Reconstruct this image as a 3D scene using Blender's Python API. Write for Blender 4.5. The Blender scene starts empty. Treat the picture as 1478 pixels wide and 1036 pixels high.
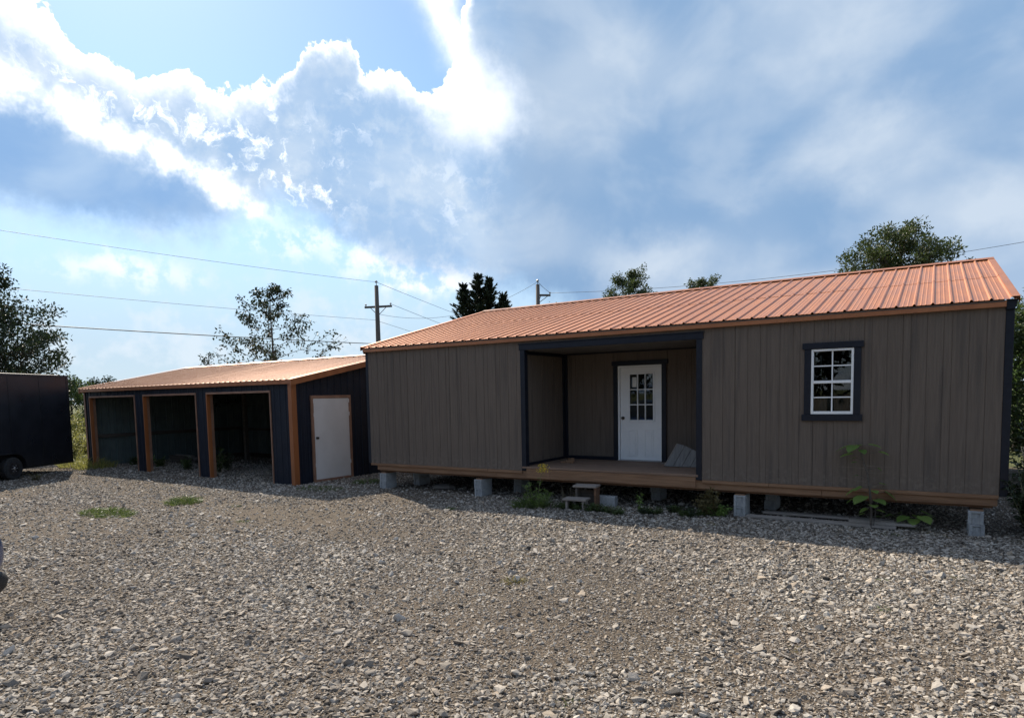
import bpy, bmesh, math, random
from mathutils import Vector, Matrix, noise as mnoise

scene = bpy.context.scene
col = scene.collection
R = math.radians

# ------------------------------------------------------------------ node helper
class S:
    """socket wrapper with operators, builds Math nodes"""
    def __init__(s, nt, v): s.nt = nt; s.v = v
    def _m(s, op, *a, clamp=False):
        n = s.nt.nodes.new('ShaderNodeMath'); n.operation = op; n.use_clamp = clamp
        for i, x in enumerate((s,) + a):
            if isinstance(x, S):
                if isinstance(x.v, (int, float)): n.inputs[i].default_value = x.v
                else: s.nt.links.new(x.v, n.inputs[i])
            else: n.inputs[i].default_value = x
        return S(s.nt, n.outputs[0])
    def __add__(s, o): return s._m('ADD', o)
    __radd__ = __add__
    def __sub__(s, o): return s._m('SUBTRACT', o)
    def __rsub__(s, o): return S(s.nt, o)._m('SUBTRACT', s)
    def __mul__(s, o): return s._m('MULTIPLY', o)
    __rmul__ = __mul__
    def __truediv__(s, o): return s._m('DIVIDE', o)
    def pw(s, o): return s._m('POWER', o)
    def mx(s, o): return s._m('MAXIMUM', o)
    def mn(s, o): return s._m('MINIMUM', o)
    def clamp(s): return s._m('ADD', 0.0, clamp=True)
    def exp(s): return s._m('EXPONENT')
    def sm(s, a, b, lo=0.0, hi=1.0):
        n = s.nt.nodes.new('ShaderNodeMapRange'); n.interpolation_type = 'SMOOTHSTEP'
        s.nt.links.new(s.v, n.inputs['Value'])
        n.inputs['From Min'].default_value = a; n.inputs['From Max'].default_value = b
        n.inputs['To Min'].default_value = lo; n.inputs['To Max'].default_value = hi
        return S(s.nt, n.outputs['Result'])

def vec(nt, x, y, z=0.0):
    n = nt.nodes.new('ShaderNodeCombineXYZ')
    for i, a in enumerate((x, y, z)):
        if isinstance(a, S): nt.links.new(a.v, n.inputs[i])
        else: n.inputs[i].default_value = a
    return n.outputs[0]

def nz(nt, v, scale, detail=4, rough=.5, dist=0.0, dim='3D', out=0):
    n = nt.nodes.new('ShaderNodeTexNoise'); n.noise_dimensions = dim
    if v is not None: nt.links.new(v, n.inputs['Vector'])
    n.inputs['Scale'].default_value = scale; n.inputs['Detail'].default_value = detail
    n.inputs['Roughness'].default_value = rough; n.inputs['Distortion'].default_value = dist
    return S(nt, n.outputs[out])

def mixc(nt, f, a, b):
    n = nt.nodes.new('ShaderNodeMix'); n.data_type = 'RGBA'; n.clamp_factor = True
    if isinstance(f, S): nt.links.new(f.v, n.inputs[0])
    else: n.inputs[0].default_value = f
    for i, c in ((6, a), (7, b)):
        if isinstance(c, tuple): n.inputs[i].default_value = (*c, 1) if len(c) == 3 else c
        else: nt.links.new(c, n.inputs[i])
    return n.outputs[2]

# ------------------------------------------------------------------ camera
CAM = Vector((11.3558, -11.5013, 2.147))
yaw, pit, rol = R(32.5433), R(-4.4478), R(-1.1355)
F0 = Vector((-math.sin(yaw), math.cos(yaw), 0)); R0 = Vector((math.cos(yaw), math.sin(yaw), 0)); Z = Vector((0, 0, 1))
Fv = F0*math.cos(pit) + Z*math.sin(pit); U1 = Z*math.cos(pit) - F0*math.sin(pit)
Rv = R0*math.cos(rol) + U1*math.sin(rol); Uv = U1*math.cos(rol) - R0*math.sin(rol)
cd = bpy.data.cameras.new('camera'); cam = bpy.data.objects.new('camera', cd); col.objects.link(cam)
cam.matrix_world = Matrix(((Rv.x, Uv.x, -Fv.x, CAM.x), (Rv.y, Uv.y, -Fv.y, CAM.y), (Rv.z, Uv.z, -Fv.z, CAM.z), (0, 0, 0, 1)))
cd.sensor_fit = 'HORIZONTAL'; cd.sensor_width = 36; cd.lens = 950.2/1478*36
cd.shift_y = 126.63/1478
cd.clip_start = .05; cd.clip_end = 3000
scene.camera = cam

# ------------------------------------------------------------------ world
SUN = Vector((-.97, .48, 1.0)).normalized()
sun_el = math.asin(SUN.z); sun_az = math.atan2(SUN.x, SUN.y)
w = bpy.data.worlds.new('World'); scene.world = w; w.use_nodes = True
nt = w.node_tree; nt.nodes.clear()
out = nt.nodes.new('ShaderNodeOutputWorld'); bg = nt.nodes.new('ShaderNodeBackground')
bg.inputs['Strength'].default_value = .066
nt.links.new(bg.outputs[0], out.inputs[0])
sky = nt.nodes.new('ShaderNodeTexSky'); sky.sky_type = 'NISHITA'; sky.sun_disc = False
sky.sun_elevation = sun_el; sky.sun_rotation = sun_az
sky.altitude = 200; sky.air_density = 1.0; sky.dust_density = .4; sky.ozone_density = 1.5
tc = nt.nodes.new('ShaderNodeTexCoord'); D = tc.outputs['Generated']
sep = nt.nodes.new('ShaderNodeSeparateXYZ'); nt.links.new(D, sep.inputs[0])
dx, dy, dz = (S(nt, sep.outputs[i]) for i in range(3))
fx = dx*R0.x + dy*R0.y; fy = dx*F0.x + dy*F0.y
DEG = 180/math.pi
A = fx._m('ARCTAN2', fy)*DEG                     # bearing from the street's view axis, degrees, + right
E = dz.mx(-1.0).mn(1.0)._m('ARCSINE')*DEG        # elevation, degrees

def curve(x, pts, x0=-45., x1=45., y1=50.):
    n = nt.nodes.new('ShaderNodeFloatCurve'); m = n.mapping; c = m.curves[0]
    P = [((a-x0)/(x1-x0), b/y1) for a, b in pts]
    P = [(0., P[0][1])] + [p for p in P if .001 < p[0] < .999] + [(1., P[-1][1])]
    while len(c.points) < len(P): c.points.new(.5, .5)
    for q, p in zip(c.points, P): q.location = p; q.handle_type = 'AUTO_CLAMPED'
    m.update()
    t = ((x - x0)/(x1-x0)).clamp()
    nt.links.new(t.v, n.inputs['Value'])
    return S(nt, n.outputs[0])*y1

AE = vec(nt, A*.1, E*.1)
# warp (puffy displacement of every outline)
w1 = nz(nt, AE, 3.2, 4, .62, 0, '2D'); w2 = nz(nt, vec(nt, A*.1 + 7.3, E*.1 + 3.1), 3.2, 4, .62, 0, '2D')
wl1 = nz(nt, AE, .9, 1, .5, 0, '2D'); wl2 = nz(nt, vec(nt, A*.1 + 4.7, E*.1 - 2.2), .9, 1, .5, 0, '2D')
wsm = nz(nt, vec(nt, A*.1 + 1.7, E*.1 + 9.), 9.5, 3, .65, 0, '2D')
Aw = A + (w1-.5)*2.6 + (wl1-.5)*2.2
Ew = E + (w2-.5)*2.4 + (wl2-.5)*1.6 + (wsm-.5)*.9
Ar = A + (w1-.5)*1.6; Er = E + (w2-.5)*2.6 + (wsm-.5)*1.2
T = curve(Ar, [(-39.3, 27.4), (-35.9, 26.4), (-34.1, 25.8), (-31.8, 24.2), (-29.8, 23.6), (-28, 23.4), (-25, 23.7), (-23.4, 22.8), (-21.2, 22.9), (-19.4, 23.4), (-17, 24.6), (-16.1, 26.2), (-14.5, 26.8), (-12.6, 26.7), (-11.6, 25.2), (-9.6, 25.2), (-6.3, 24.4), (-4.6, 25.6), (-3.4, 29), (-2.4, 35), (-1, 45)])
Wc = curve(Aw, [(-38.5, 21.6), (-36.3, 21.0), (-34.1, 20.4), (-31.7, 19.3), (-28.4, 18.1), (-25.2, 17.3), (-22.3, 15.9), (-20.4, 14.7), (-17.8, 13.5), (-14.6, 12.4), (-11.3, 10.6), (-7, 9)])
Bc = curve(Aw, [(-39, 13.2), (-36.9, 13.1), (-33, 12.9), (-28.7, 12.4), (-24, 13.0), (-21.4, 14.2), (-18.8, 15.0), (-15.1, 14.1), (-11.9, 11.6), (-7.9, 10.6), (-2, 9.6), (3.9, 7.6), (9.7, 5.5), (20.8, 3.0), (37.8, 1.)])
dep = T - Er
bank = dep.sm(0., .35)*(Ew - Bc).sm(-1.6, 1.8)
# blue sky behind
bs = nt.nodes.new('ShaderNodeVectorMath'); bs.operation = 'MULTIPLY'
nt.links.new(sky.outputs[0], bs.inputs[0]); bs.inputs[1].default_value = (1.35, 1.55, 1.65)
blue = bs.outputs[0]
# soft brightness fields
f1 = nz(nt, vec(nt, A*.1 + (wl1-.5)*.6, E*.15 + (wl2-.5)*.6), 1.3, 4, .52, 0, '2D'); f2 = nz(nt, vec(nt, A*.1 + 20, E*.14 + 4), .7, 2, .5, 0, '2D')
f3 = nz(nt, vec(nt, A*.1 + 40, E*.1 + 4), 4.5, 4, .6, 0, '2D')
AEW = vec(nt, Aw, Ew)
def blob(a, e, sa, se):      # soft patch at bearing a, elevation e
    n = nt.nodes.new('ShaderNodeVectorMath'); n.operation = 'MULTIPLY_ADD'; nt.links.new(AEW, n.inputs[0])
    n.inputs[1].default_value = (1/sa, 1/se, 0); n.inputs[2].default_value = (-a/sa, -e/se, 0)
    l = nt.nodes.new('ShaderNodeVectorMath'); l.operation = 'LENGTH'; nt.links.new(n.outputs[0], l.inputs[0])
    return S(nt, l.outputs['Value']).sm(1.75, 0.)
# sheet on the right: blue grey with pale patches
sheet_l = f1.sm(.36, .74)*.38 + f2.sm(.38, .7)*.38 + blob(29, 17, 5.5, 2.6)*.65 + blob(25, 26, 9, 3)*.4 + blob(12, 11.2, 4.5, 1.6)*.6 + blob(34, 12.2, 4, 2)*.5 + blob(6, 25, 5, 6)*.25 + blob(4, 12.5, 4, 2)*.3
sheet = mixc(nt, sheet_l.clamp(), (2.7, 4.35, 6.8), (6.2, 7.3, 8.7))
# middle bank interior
mid_l = f1.sm(.35, .75)*.5 + f3.sm(.45, .75)*.35
mid = mixc(nt, mid_l.clamp(), (4.0, 5.9, 8.6), (7.6, 8.7, 9.9))
rightw = Aw.sm(-4, 3)
body = mixc(nt, rightw, mid, sheet)
# dark wedge of cloud low on the left
wedge = (Wc - Ew).sm(.6, 2.2)*(Ew - Bc).sm(-.6, 1.4)*(Aw*-1.0).sm(19.5, 24)
body = mixc(nt, wedge, body, mixc(nt, f1.sm(.3, .8), (2.9, 4.9, 8.1), (4.6, 6.4, 8.9)))
# sunlit white parts: rims, ridge, the broken middle and the streak towards the sun
rimw = curve(A, [(-40, 2.2), (-34, 1.9), (-27, 1.5), (-23, 1.3), (-19, 1.0), (-16, .75), (-12.5, .7), (-11, .9), (-8, 1.3), (-5, 2.0), (-3, 2.6), (-1, 2.0), (2, 1.0)], y1=10.)
rim = ((dep.mx(0.)/rimw)._m('POWER', 1.6)*-1.0).exp()*dep.sm(0., .3)*A.sm(7, 1)
dw = (Ew - Wc)._m('ABSOLUTE')
ridge = ((dw/.9)*(dw/.9)*-1.0).exp()*(A*-1.0).sm(6, 14)*(.35 + f3.sm(.3, .6)*.9)
broken = nz(nt, vec(nt, A*.1 + (w1-.5)*.3, E*.1 + (w2-.5)*.3), 5.2, 5, .68, 0, '2D').sm(.5, .72)*(blob(-21.5, 19.8, 4.6, 3.2)*.8 + blob(-16, 16.8, 3.6, 2.2)*.8 + blob(-30, 21.5, 5, 2.2)*.8 + blob(-13, 22, 2, 1.8)*.4 + blob(-5, 16.5, 3.5, 3)*.25)
white = (rim*1.15 + ridge + broken*1.1 + blob(-1.8, 22.6, 3.0, 2.4)*.75).clamp()
body = mixc(nt, white, body, (14.5, 14.8, 15.2))
# pale wisps in the lower sky
haze = E.sm(19, 3)
low = mixc(nt, haze*.9, blue, (5.5, 7.0, 8.6))
low = mixc(nt, (f1*.5 + f3*.5).sm(.46, .66)*E.sm(14, 6)*.6, low, (8.4, 9.3, 10.2))
low = mixc(nt, (blob(-9, 11.0, 4.0, 1.5) + blob(-5, 9.8, 3, 1.2) + blob(-30, 9.5, 4, 1.2)*.7 + blob(-17, 12.6, 4, 1.3)*.7).clamp()*f3.sm(.38, .6), low, (11.5, 11.8, 12.2))
skyc = mixc(nt, bank, low, body)
# bright streak running up from the bank
st_d = ((A + 2.9) + (E - 25.2)*.52 + (w1-.5)*2.4 + (wl1-.5)*1.2)
streak = ((st_d/1.5)*(st_d/1.5)*-1.0).exp()*E.sm(23, 26)*(.55 + f3*.7)
skyc = mixc(nt, streak.clamp(), skyc, (13.5, 13.9, 14.6))
# the rest of the sky: broken cloud of the same kind
k = (dz.mx(0.) + .18)
gen = vec(nt, dx/k, dy/k)
g1 = nz(nt, gen, 1.1, 4, .58, 0, '2D'); g2 = nz(nt, gen, 2.7, 3, .6, 0, '2D')
gc = mixc(nt, g2.sm(.35, .7), (3.2, 4.7, 7.4), (9.2, 9.8, 10.6))
gsky = mixc(nt, g1.sm(.40, .56), low, gc)
inview = A._m('ABSOLUTE').sm(47, 38)*E.sm(46, 36)
skyc = mixc(nt, inview, gsky, skyc)
nt.links.new(skyc, bg.inputs['Color'])

# ------------------------------------------------------------------ sun
sd = bpy.data.lights.new('sun', 'SUN'); sd.energy = 5.0; sd.angle = R(.6); sd.color = (1, .90, .75)
so = bpy.data.objects.new('sun', sd); col.objects.link(so)
so.rotation_euler = SUN.to_track_quat('Z', 'Y').to_euler(); so.location = (0, 0, 30)
vs = scene.view_settings; vs.view_transform = 'Standard'; vs.look = 'None'; vs.exposure = .6; vs.gamma = 1; vs.use_curve_mapping = False

# ------------------------------------------------------------------ materials
MATS = {}
def newmat(name):
    m = bpy.data.materials.new(name); m.use_nodes = True; t = m.node_tree
    b = t.nodes['Principled BSDF']; MATS[name] = m
    return m, t, b
def pm(name, c1, c2, scale=6, rough=.7, bump=.0, st=(1, 1, 1), detail=5, metal=0., spec=.5, bscale=None, lo=.35, hi=.65, rand=0., coat=0., c3=None, crough=.25):
    m, t, b = newmat(name)
    co = t.nodes.new('ShaderNodeTexCoord'); mp = t.nodes.new('ShaderNodeMapping'); mp.inputs['Scale'].default_value = st
    t.links.new(co.outputs['Object'], mp.inputs[0]); v = mp.outputs[0]
    n = nz(t, v, scale, detail, .6)
    f = n.sm(lo, hi)
    oi = t.nodes.new('ShaderNodeObjectInfo')
    if rand: f = f*(1-rand) + S(t, oi.outputs['Random'])*rand
    c = mixc(t, f, c1, c2)
    if c3:
        c = mixc(t, nz(t, v, scale*.23, 3, .5).sm(.5, .75), c, c3)
    t.links.new(c, b.inputs['Base Color'])
    b.inputs['Metallic'].default_value = metal; b.inputs['Specular IOR Level'].default_value = spec
    b.inputs['Coat Weight'].default_value = coat; b.inputs['Coat Roughness'].default_value = crough
    t.links.new((nz(t, v, scale*.7, 3).sm(.2, .8, rough-.08, rough+.08)).v, b.inputs['Roughness'])
    if bump:
        bn = t.nodes.new('ShaderNodeBump'); bn.inputs['Strength'].default_value = bump; bn.inputs['Distance'].default_value = .02
        t.links.new(nz(t, v, bscale or scale*2, 5, .65).v, bn.inputs['Height']); t.links.new(bn.outputs[0], b.inputs['Normal'])
    return m

m = pm('siding', (.104, .081, .065), (.152, .122, .099), 8, .8, .3, (6, 6, .3), rand=.25, c3=(.094, .077, .065), spec=.25, lo=.15, hi=.85)
t = m.node_tree; b = t.nodes['Principled BSDF']; g = t.nodes.new('ShaderNodeNewGeometry'); sp = t.nodes.new('ShaderNodeSeparateXYZ'); t.links.new(g.outputs['Position'], sp.inputs[0])
old = b.inputs['Base Color'].links[0].from_socket      # dried mud splashed up the foot of the wall
spl = S(t, sp.outputs[2]).sm(1.05, .6)*nz(t, g.outputs['Position'], 14, 5, .7).sm(.45, .7)*.55 + nz(t, g.outputs['Position'], 1.6, 4, .6).sm(.6, .8)*.18
t.links.new(mixc(t, spl, old, (.20, .168, .135)), b.inputs['Base Color'])
pm('navy_trim', (.0045, .007, .0145), (.007, .010, .019), 8, .5, .1, spec=.3)
pm('copper_roof', (.46, .155, .045), (.55, .20, .065), 3, .46, .12, (2.5, .35, 1), spec=.6, rand=.3, metal=.45, bscale=1.2, coat=.35, crough=.5)
pm('copper_trim', (.30, .105, .038), (.36, .135, .05), 5, .45, .05, rand=.2)
pm('shed_roof', (.25, .098, .04), (.33, .135, .056), 3, .44, .1, (2.5, .35, 1), spec=.6, rand=.3, metal=.5, bscale=1.2, coat=.16, crough=.35)
pm('shed_trim', (.24, .078, .022), (.31, .105, .032), 4, .5, .1, (1, 1, .2))
pm('shed_trim_dull', (.20, .105, .065), (.26, .14, .09), 4, .6, .1)
pm('navy_sheet', (.004, .0065, .015), (.006, .010, .021), 3, .6, .03, rand=.15, spec=.3)
pm('sheet_back', (.075, .10, .098), (.10, .13, .125), 3, .5, .03, rand=.3)
pm('raw_lumber', (.18, .095, .05), (.27, .155, .085), 5, .8, .5, (.35, 7, 7), c3=(.13, .066, .034), rand=.3)
pm('deck_lumber', (.16, .10, .07), (.24, .155, .105), 5, .8, .5, (.35, 7, 7), rand=.4)
pm('skid_lumber', (.11, .055, .028), (.16, .085, .045), 5, .85, .5, (.35, 7, 7))
pm('weathered_wood', (.20, .17, .145), (.30, .265, .235), 6, .85, .6, (.4, 6, 6), rand=.4)
pm('offcut_grey', (.14, .135, .13), (.19, .183, .176), 6, .8, .3, (6, 1, 1))
pm('dark_wood', (.06, .05, .042), (.10, .085, .07), 6, .85, .4, (.4, 6, 6))
pm('concrete', (.27, .28, .285), (.38, .39, .39), 30, .9, .6, rand=.3, c3=(.24, .245, .25))
pm('white_paint', (.74, .75, .76), (.79, .80, .80), 3, .4, .02)
pm('white_vinyl', (.72, .73, .73), (.78, .78, .78), 3, .45)
pm('shed_door_paint', (.53, .515, .50), (.57, .555, .54), 2, .55, .03)
pm('interior_dark', (.045, .04, .036), (.065, .058, .05), 4, .9)
pm('porch_ceiling', (.10, .092, .088), (.125, .115, .11), 5, .8, .2)
pm('dark_bronze', (.05, .045, .04), (.08, .07, .06), 10, .35, metal=.8)
pm('paper', (.6, .6, .58), (.7, .7, .68), 8, .8)
pm('trailer_black', (.012, .013, .017), (.018, .019, .024), 2, .32, .02)
pm('trailer_trim', (.02, .021, .024), (.03, .03, .034), 6, .4, metal=.4)
pm('rubber', (.016, .016, .017), (.028, .028, .028), 20, .85, .2)
pm('rim_steel', (.05, .05, .055), (.10, .10, .105), 8, .4, metal=.8)
pm('rim_silver', (.42, .42, .43), (.5, .5, .5), 8, .35, metal=.8)
pm('car_paint', (.012, .045, .15), (.014, .05, .17), 3, .25, coat=.8)
pm('black_plastic', (.012, .012, .013), (.02, .02, .02), 12, .6)
pm('pole_wood', (.075, .06, .05), (.12, .10, .085), 5, .9, .4, (5, 5, .3))
pm('wire', (.10, .10, .11), (.14, .14, .14), 3, .6)
pm('porcelain', (.2, .2, .21), (.3, .3, .3), 3, .3)
pm('bark', (.06, .048, .038), (.11, .09, .072), 8, .9, .6, (3, 3, .6))
pm('stem_green', (.10, .11, .05), (.15, .15, .07), 8, .8)
pm('twig', (.14, .115, .085), (.2, .17, .13), 8, .9)
pm('dry_stalk', (.26, .215, .15), (.36, .30, .22), 8, .9)
def leafmat(name, c1, c2, trans=.35):
    m, t, b = newmat(name)
    g = t.nodes.new('ShaderNodeNewGeometry')
    f = S(t, g.outputs['Random Per Island'])
    t.links.new(mixc(t, f, c1, c2), b.inputs['Base Color']); b.inputs['Roughness'].default_value = .55
    tr = t.nodes.new('ShaderNodeBsdfTranslucent')
    t.links.new(mixc(t, f, tuple(min(1, x*1.3) for x in c1), tuple(min(1, x*1.4) for x in c2)), tr.inputs[0])
    mx = t.nodes.new('ShaderNodeMixShader'); mx.inputs[0].default_value = trans
    t.links.new(b.outputs[0], mx.inputs[1]); t.links.new(tr.outputs[0], mx.inputs[2])
    t.links.new(mx.outputs[0], t.nodes['Material Output'].inputs[0])
leafmat('leaf_dark', (.012, .022, .008), (.034, .052, .017), .2)
leafmat('leaf_mid', (.035, .06, .014), (.085, .12, .032), .3)
leafmat('leaf_olive', (.026, .042, .010), (.080, .105, .028), .25)
leafmat('leaf_bright', (.10, .17, .035), (.19, .27, .065), .4)
leafmat('leaf_lime', (.17, .27, .06), (.27, .38, .10), .4)
leafmat('leaf_needle', (.012, .022, .011), (.028, .044, .02), .12)
leafmat('leaf_red', (.09, .075, .03), (.16, .13, .05), .3)
leafmat('grass_blade', (.05, .085, .02), (.12, .15, .045), .3)
leafmat('grass_dry', (.14, .125, .05), (.25, .21, .10), .3)
leafmat('weed_yellow', (.13, .14, .035), (.26, .25, .07), .4)
leafmat('flower_yellow', (.6, .42, .03), (.75, .55, .06), .3)
def glass(name, tint, rough=.02):
    m, t, b = newmat(name)
    b.inputs['Base Color'].default_value = (*tint, 1); b.inputs['Roughness'].default_value = rough
    b.inputs['Transmission Weight'].default_value = 1.0; b.inputs['IOR'].default_value = 1.02
    gl = t.nodes.new('ShaderNodeBsdfGlossy'); gl.inputs['Roughness'].default_value = .01
    fr = t.nodes.new('ShaderNodeFresnel'); fr.inputs[0].default_value = 1.5
    tp = t.nodes.new('ShaderNodeBsdfTransparent'); tp.inputs[0].default_value = (*tint, 1)
    mx = t.nodes.new('ShaderNodeMixShader')
    t.links.new(fr.outputs[0], mx.inputs[0]); t.links.new(tp.outputs[0], mx.inputs[1]); t.links.new(gl.outputs[0], mx.inputs[2])
    t.links.new(mx.outputs[0], t.nodes['Material Output'].inputs[0])
    t.nodes.remove(b)
glass('pane_glass', (.72, .76, .74))
m, t, b = newmat('car_glass'); b.inputs['Base Color'].default_value = (.01, .012, .014, 1); b.inputs['Roughness'].default_value = .05
m, t, b = newmat('lamp_lens'); b.inputs['Base Color'].default_value = (.5, .5, .52, 1); b.inputs['Roughness'].default_value = .1

# stones: limestone greys with a few tan and dark ones
m, t, b = newmat('stone')
oi = t.nodes.new('ShaderNodeObjectInfo'); rnd = S(t, oi.outputs['Random'])
cr = t.nodes.new('ShaderNodeValToRGB'); t.links.new(rnd.v, cr.inputs[0]); e = cr.color_ramp.elements
e[0].position = 0; e[0].color = (.05, .045, .04, 1); e[1].position = 1; e[1].color = (.64, .58, .50, 1)
for p_, c_ in ((.13, (.14, .124, .106)), (.32, (.26, .232, .198)), (.55, (.38, .34, .29)), (.8, (.55, .50, .435)), (.9, (.37, .29, .21))):
    q = e.new(p_); q.color = (*c_, 1)
co = t.nodes.new('ShaderNodeTexCoord'); g = t.nodes.new('ShaderNodeNewGeometry')
n1 = nz(t, g.outputs['Position'], 45, 4, .6); big = nz(t, g.outputs['Position'], .32, 3, .5)
c = mixc(t, n1.sm(.3, .75)*.4, cr.outputs[0], (.17, .155, .138))
c = mixc(t, big.sm(.42, .62)*.3, c, (.19, .152, .12))
t.links.new(c, b.inputs['Base Color']); b.inputs['Roughness'].default_value = .9; b.inputs['Specular IOR Level'].default_value = .15
bn = t.nodes.new('ShaderNodeBump'); bn.inputs['Strength'].default_value = .35; bn.inputs['Distance'].default_value = .01
t.links.new(nz(t, g.outputs['Position'], 90, 4).v, bn.inputs['Height']); t.links.new(bn.outputs[0], b.inputs['Normal'])

# ground: stone dust and fines on the lot, rough grass beyond
m, t, b = newmat('ground_mat')
g = t.nodes.new('ShaderNodeNewGeometry'); P = g.outputs['Position']
sp = t.nodes.new('ShaderNodeSeparateXYZ'); t.links.new(P, sp.inputs[0]); gx, gy = S(t, sp.outputs[0]), S(t, sp.outputs[1])
vo = t.nodes.new('ShaderNodeTexVoronoi'); t.links.new(P, vo.inputs['Vector']); vo.inputs['Scale'].default_value = 38
vc = t.nodes.new('ShaderNodeSeparateColor'); t.links.new(vo.outputs['Color'], vc.inputs[0])
c = mixc(t, S(t, vc.outputs[0]), (.078, .06, .044), (.215, .175, .13))
c = mixc(t, S(t, vo.outputs['Distance']).sm(.25, .6)*.7, c, (.055, .043, .033))
c = mixc(t, nz(t, P, .5, 4, .55).sm(.4, .65)*.55, c, (.12, .092, .068))
gr = mixc(t, nz(t, P, 3, 6, .7).sm(.35, .65), (.05, .065, .022), (.125, .125, .05))
wob = (nz(t, P, .35, 4) - .5)*3.0
gm = ((gy + wob).sm(9.5, 11)).mx((gx*-1.0 + wob).sm(19, 21)).mx((gx + wob).sm(16, 18))
c = mixc(t, gm, c, gr)
t.links.new(c, b.inputs['Base Color']); b.inputs['Roughness'].default_value = .95; b.inputs['Specular IOR Level'].default_value = .2
bn = t.nodes.new('ShaderNodeBump'); bn.inputs['Strength'].default_value = .8; bn.inputs['Distance'].default_value = .02
hgt = S(t, vo.outputs['Distance'])*-1.0 + nz(t, P, 25, 5)
t.links.new(hgt.v, bn.inputs['Height']); t.links.new(bn.outputs[0], b.inputs['Normal'])

# ------------------------------------------------------------------ mesh builder
class MB:
    def __init__(s): s.v = []; s.f = []
    def quad(s, *p):
        n = len(s.v); s.v += [tuple(q) for q in p]; s.f.append(tuple(range(n, n+len(p))))
    def box(s, x0, x1, y0, y1, z0, z1):
        n = len(s.v)
        s.v += [(x, y, z) for z in (z0, z1) for y in (y0, y1) for x in (x0, x1)]
        s.f += [tuple(n+i for i in q) for q in ((0, 2, 3, 1), (4, 5, 7, 6), (0, 1, 5, 4), (2, 6, 7, 3), (0, 4, 6, 2), (1, 3, 7, 5))]
    def hexa(s, p):   # 8 points: bottom loop 4, top loop 4
        n = len(s.v); s.v += [tuple(q) for q in p]
        s.f += [tuple(n+i for i in q) for q in ((3, 2, 1, 0), (4, 5, 6, 7), (0, 1, 5, 4), (1, 2, 6, 5), (2, 3, 7, 6), (3, 0, 4, 7))]
    def prism(s, poly, d):   # polygon (3d pts) extruded by vector d
        n = len(s.v); k_ = len(poly); d = Vector(d)
        s.v += [tuple(q) for q in poly] + [tuple(Vector(q)+d) for q in poly]
        s.f.append(tuple(range(n+k_-1, n-1, -1))); s.f.append(tuple(range(n+k_, n+2*k_)))
        for i in range(k_):
            j = (i+1) % k_; s.f.append((n+i, n+j, n+k_+j, n+k_+i))
    def tube(s, pts, rad, n=6, cap=True):
        pts = [Vector(p) for p in pts]; m_ = len(pts)
        if not isinstance(rad, (list, tuple)): rad = [rad]*m_
        base = len(s.v); ref = None
        for i, p in enumerate(pts):
            t_ = (pts[min(i+1, m_-1)] - pts[max(i-1, 0)]).normalized()
            if ref is None:
                ref = t_.orthogonal().normalized()
            ref = (ref - t_*ref.dot(t_)); ref = ref.normalized() if ref.length > 1e-6 else t_.orthogonal().normalized()
            o = t_.cross(ref)
            for k_ in range(n):
                a = 2*math.pi*k_/n
                s.v.append(tuple(p + (ref*math.cos(a) + o*math.sin(a))*rad[i]))
        for i in range(m_-1):
            for k_ in range(n):
                a = base+i*n+k_; b_ = base+i*n+(k_+1) % n
                s.f.append((a, b_, b_+n, a+n))
        if cap:
            s.f.append(tuple(base+k_ for k_ in range(n-1, -1, -1))); s.f.append(tuple(base+(m_-1)*n+k_ for k_ in range(n)))
    def lathe(s, c, axis, prof, n=24):
        """prof: (distance along axis, radius)"""
        c = Vector(c); axis = Vector(axis).normalized(); r_ = axis.orthogonal().normalized(); o = axis.cross(r_)
        base = len(s.v)
        for h, rr in prof:
            for k_ in range(n):
                a = 2*math.pi*k_/n; s.v.append(tuple(c + axis*h + (r_*math.cos(a)+o*math.sin(a))*rr))
        for i in range(len(prof)-1):
            for k_ in range(n):
                a = base+i*n+k_; b_ = base+i*n+(k_+1) % n
                s.f.append((a, b_, b_+n, a+n))
        s.f.append(tuple(base+k_ for k_ in range(n-1, -1, -1))); s.f.append(tuple(base+(len(prof)-1)*n+k_ for k_ in range(n)))
    def mesh(s, name, mat, smooth=False):
        me = bpy.data.meshes.new(name); me.from_pydata(s.v, [], s.f); me.update()
        if mat: me.materials.append(MATS[mat])
        if smooth: me.shade_smooth()
        return me
    def build(s, name, mat, parent=None, smooth=False, bevel=0):
        return link(name, s.mesh(name, mat, smooth), parent, bevel)
def link(name, me, parent=None, bevel=0):
    o = bpy.data.objects.new(name, me); col.objects.link(o)
    if parent: o.parent = parent
    if bevel:
        b_ = o.modifiers.new('bevel', 'BEVEL'); b_.width = bevel; b_.segments = 1; b_.limit_method = 'ANGLE'
    return o
def tag(o, label, cat, group=None):
    o['label'] = label; o['category'] = cat
    if group: o['group'] = group
    return o
def thing(name, label, cat, loc=(0, 0, 0), rz=0, group=None):
    o = bpy.data.objects.new(name, None); col.objects.link(o); o.location = loc; o.rotation_euler = (0, 0, rz)
    o.empty_display_size = .2
    return tag(o, label, cat, group)
def box(name, mat, parent, x0, x1, y0, y1, z0, z1, bevel=0):
    m_ = MB(); m_.box(x0, x1, y0, y1, z0, z1); return m_.build(name, mat, parent, bevel=bevel)
def copy_tree(o, parent=None):
    c_ = o.copy(); col.objects.link(c_)
    if parent: c_.parent = parent
    for ch in list(o.children): copy_tree(ch, c_)
    return c_
def fract(x): return x - math.floor(x)
rng = random.Random(7)

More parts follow.
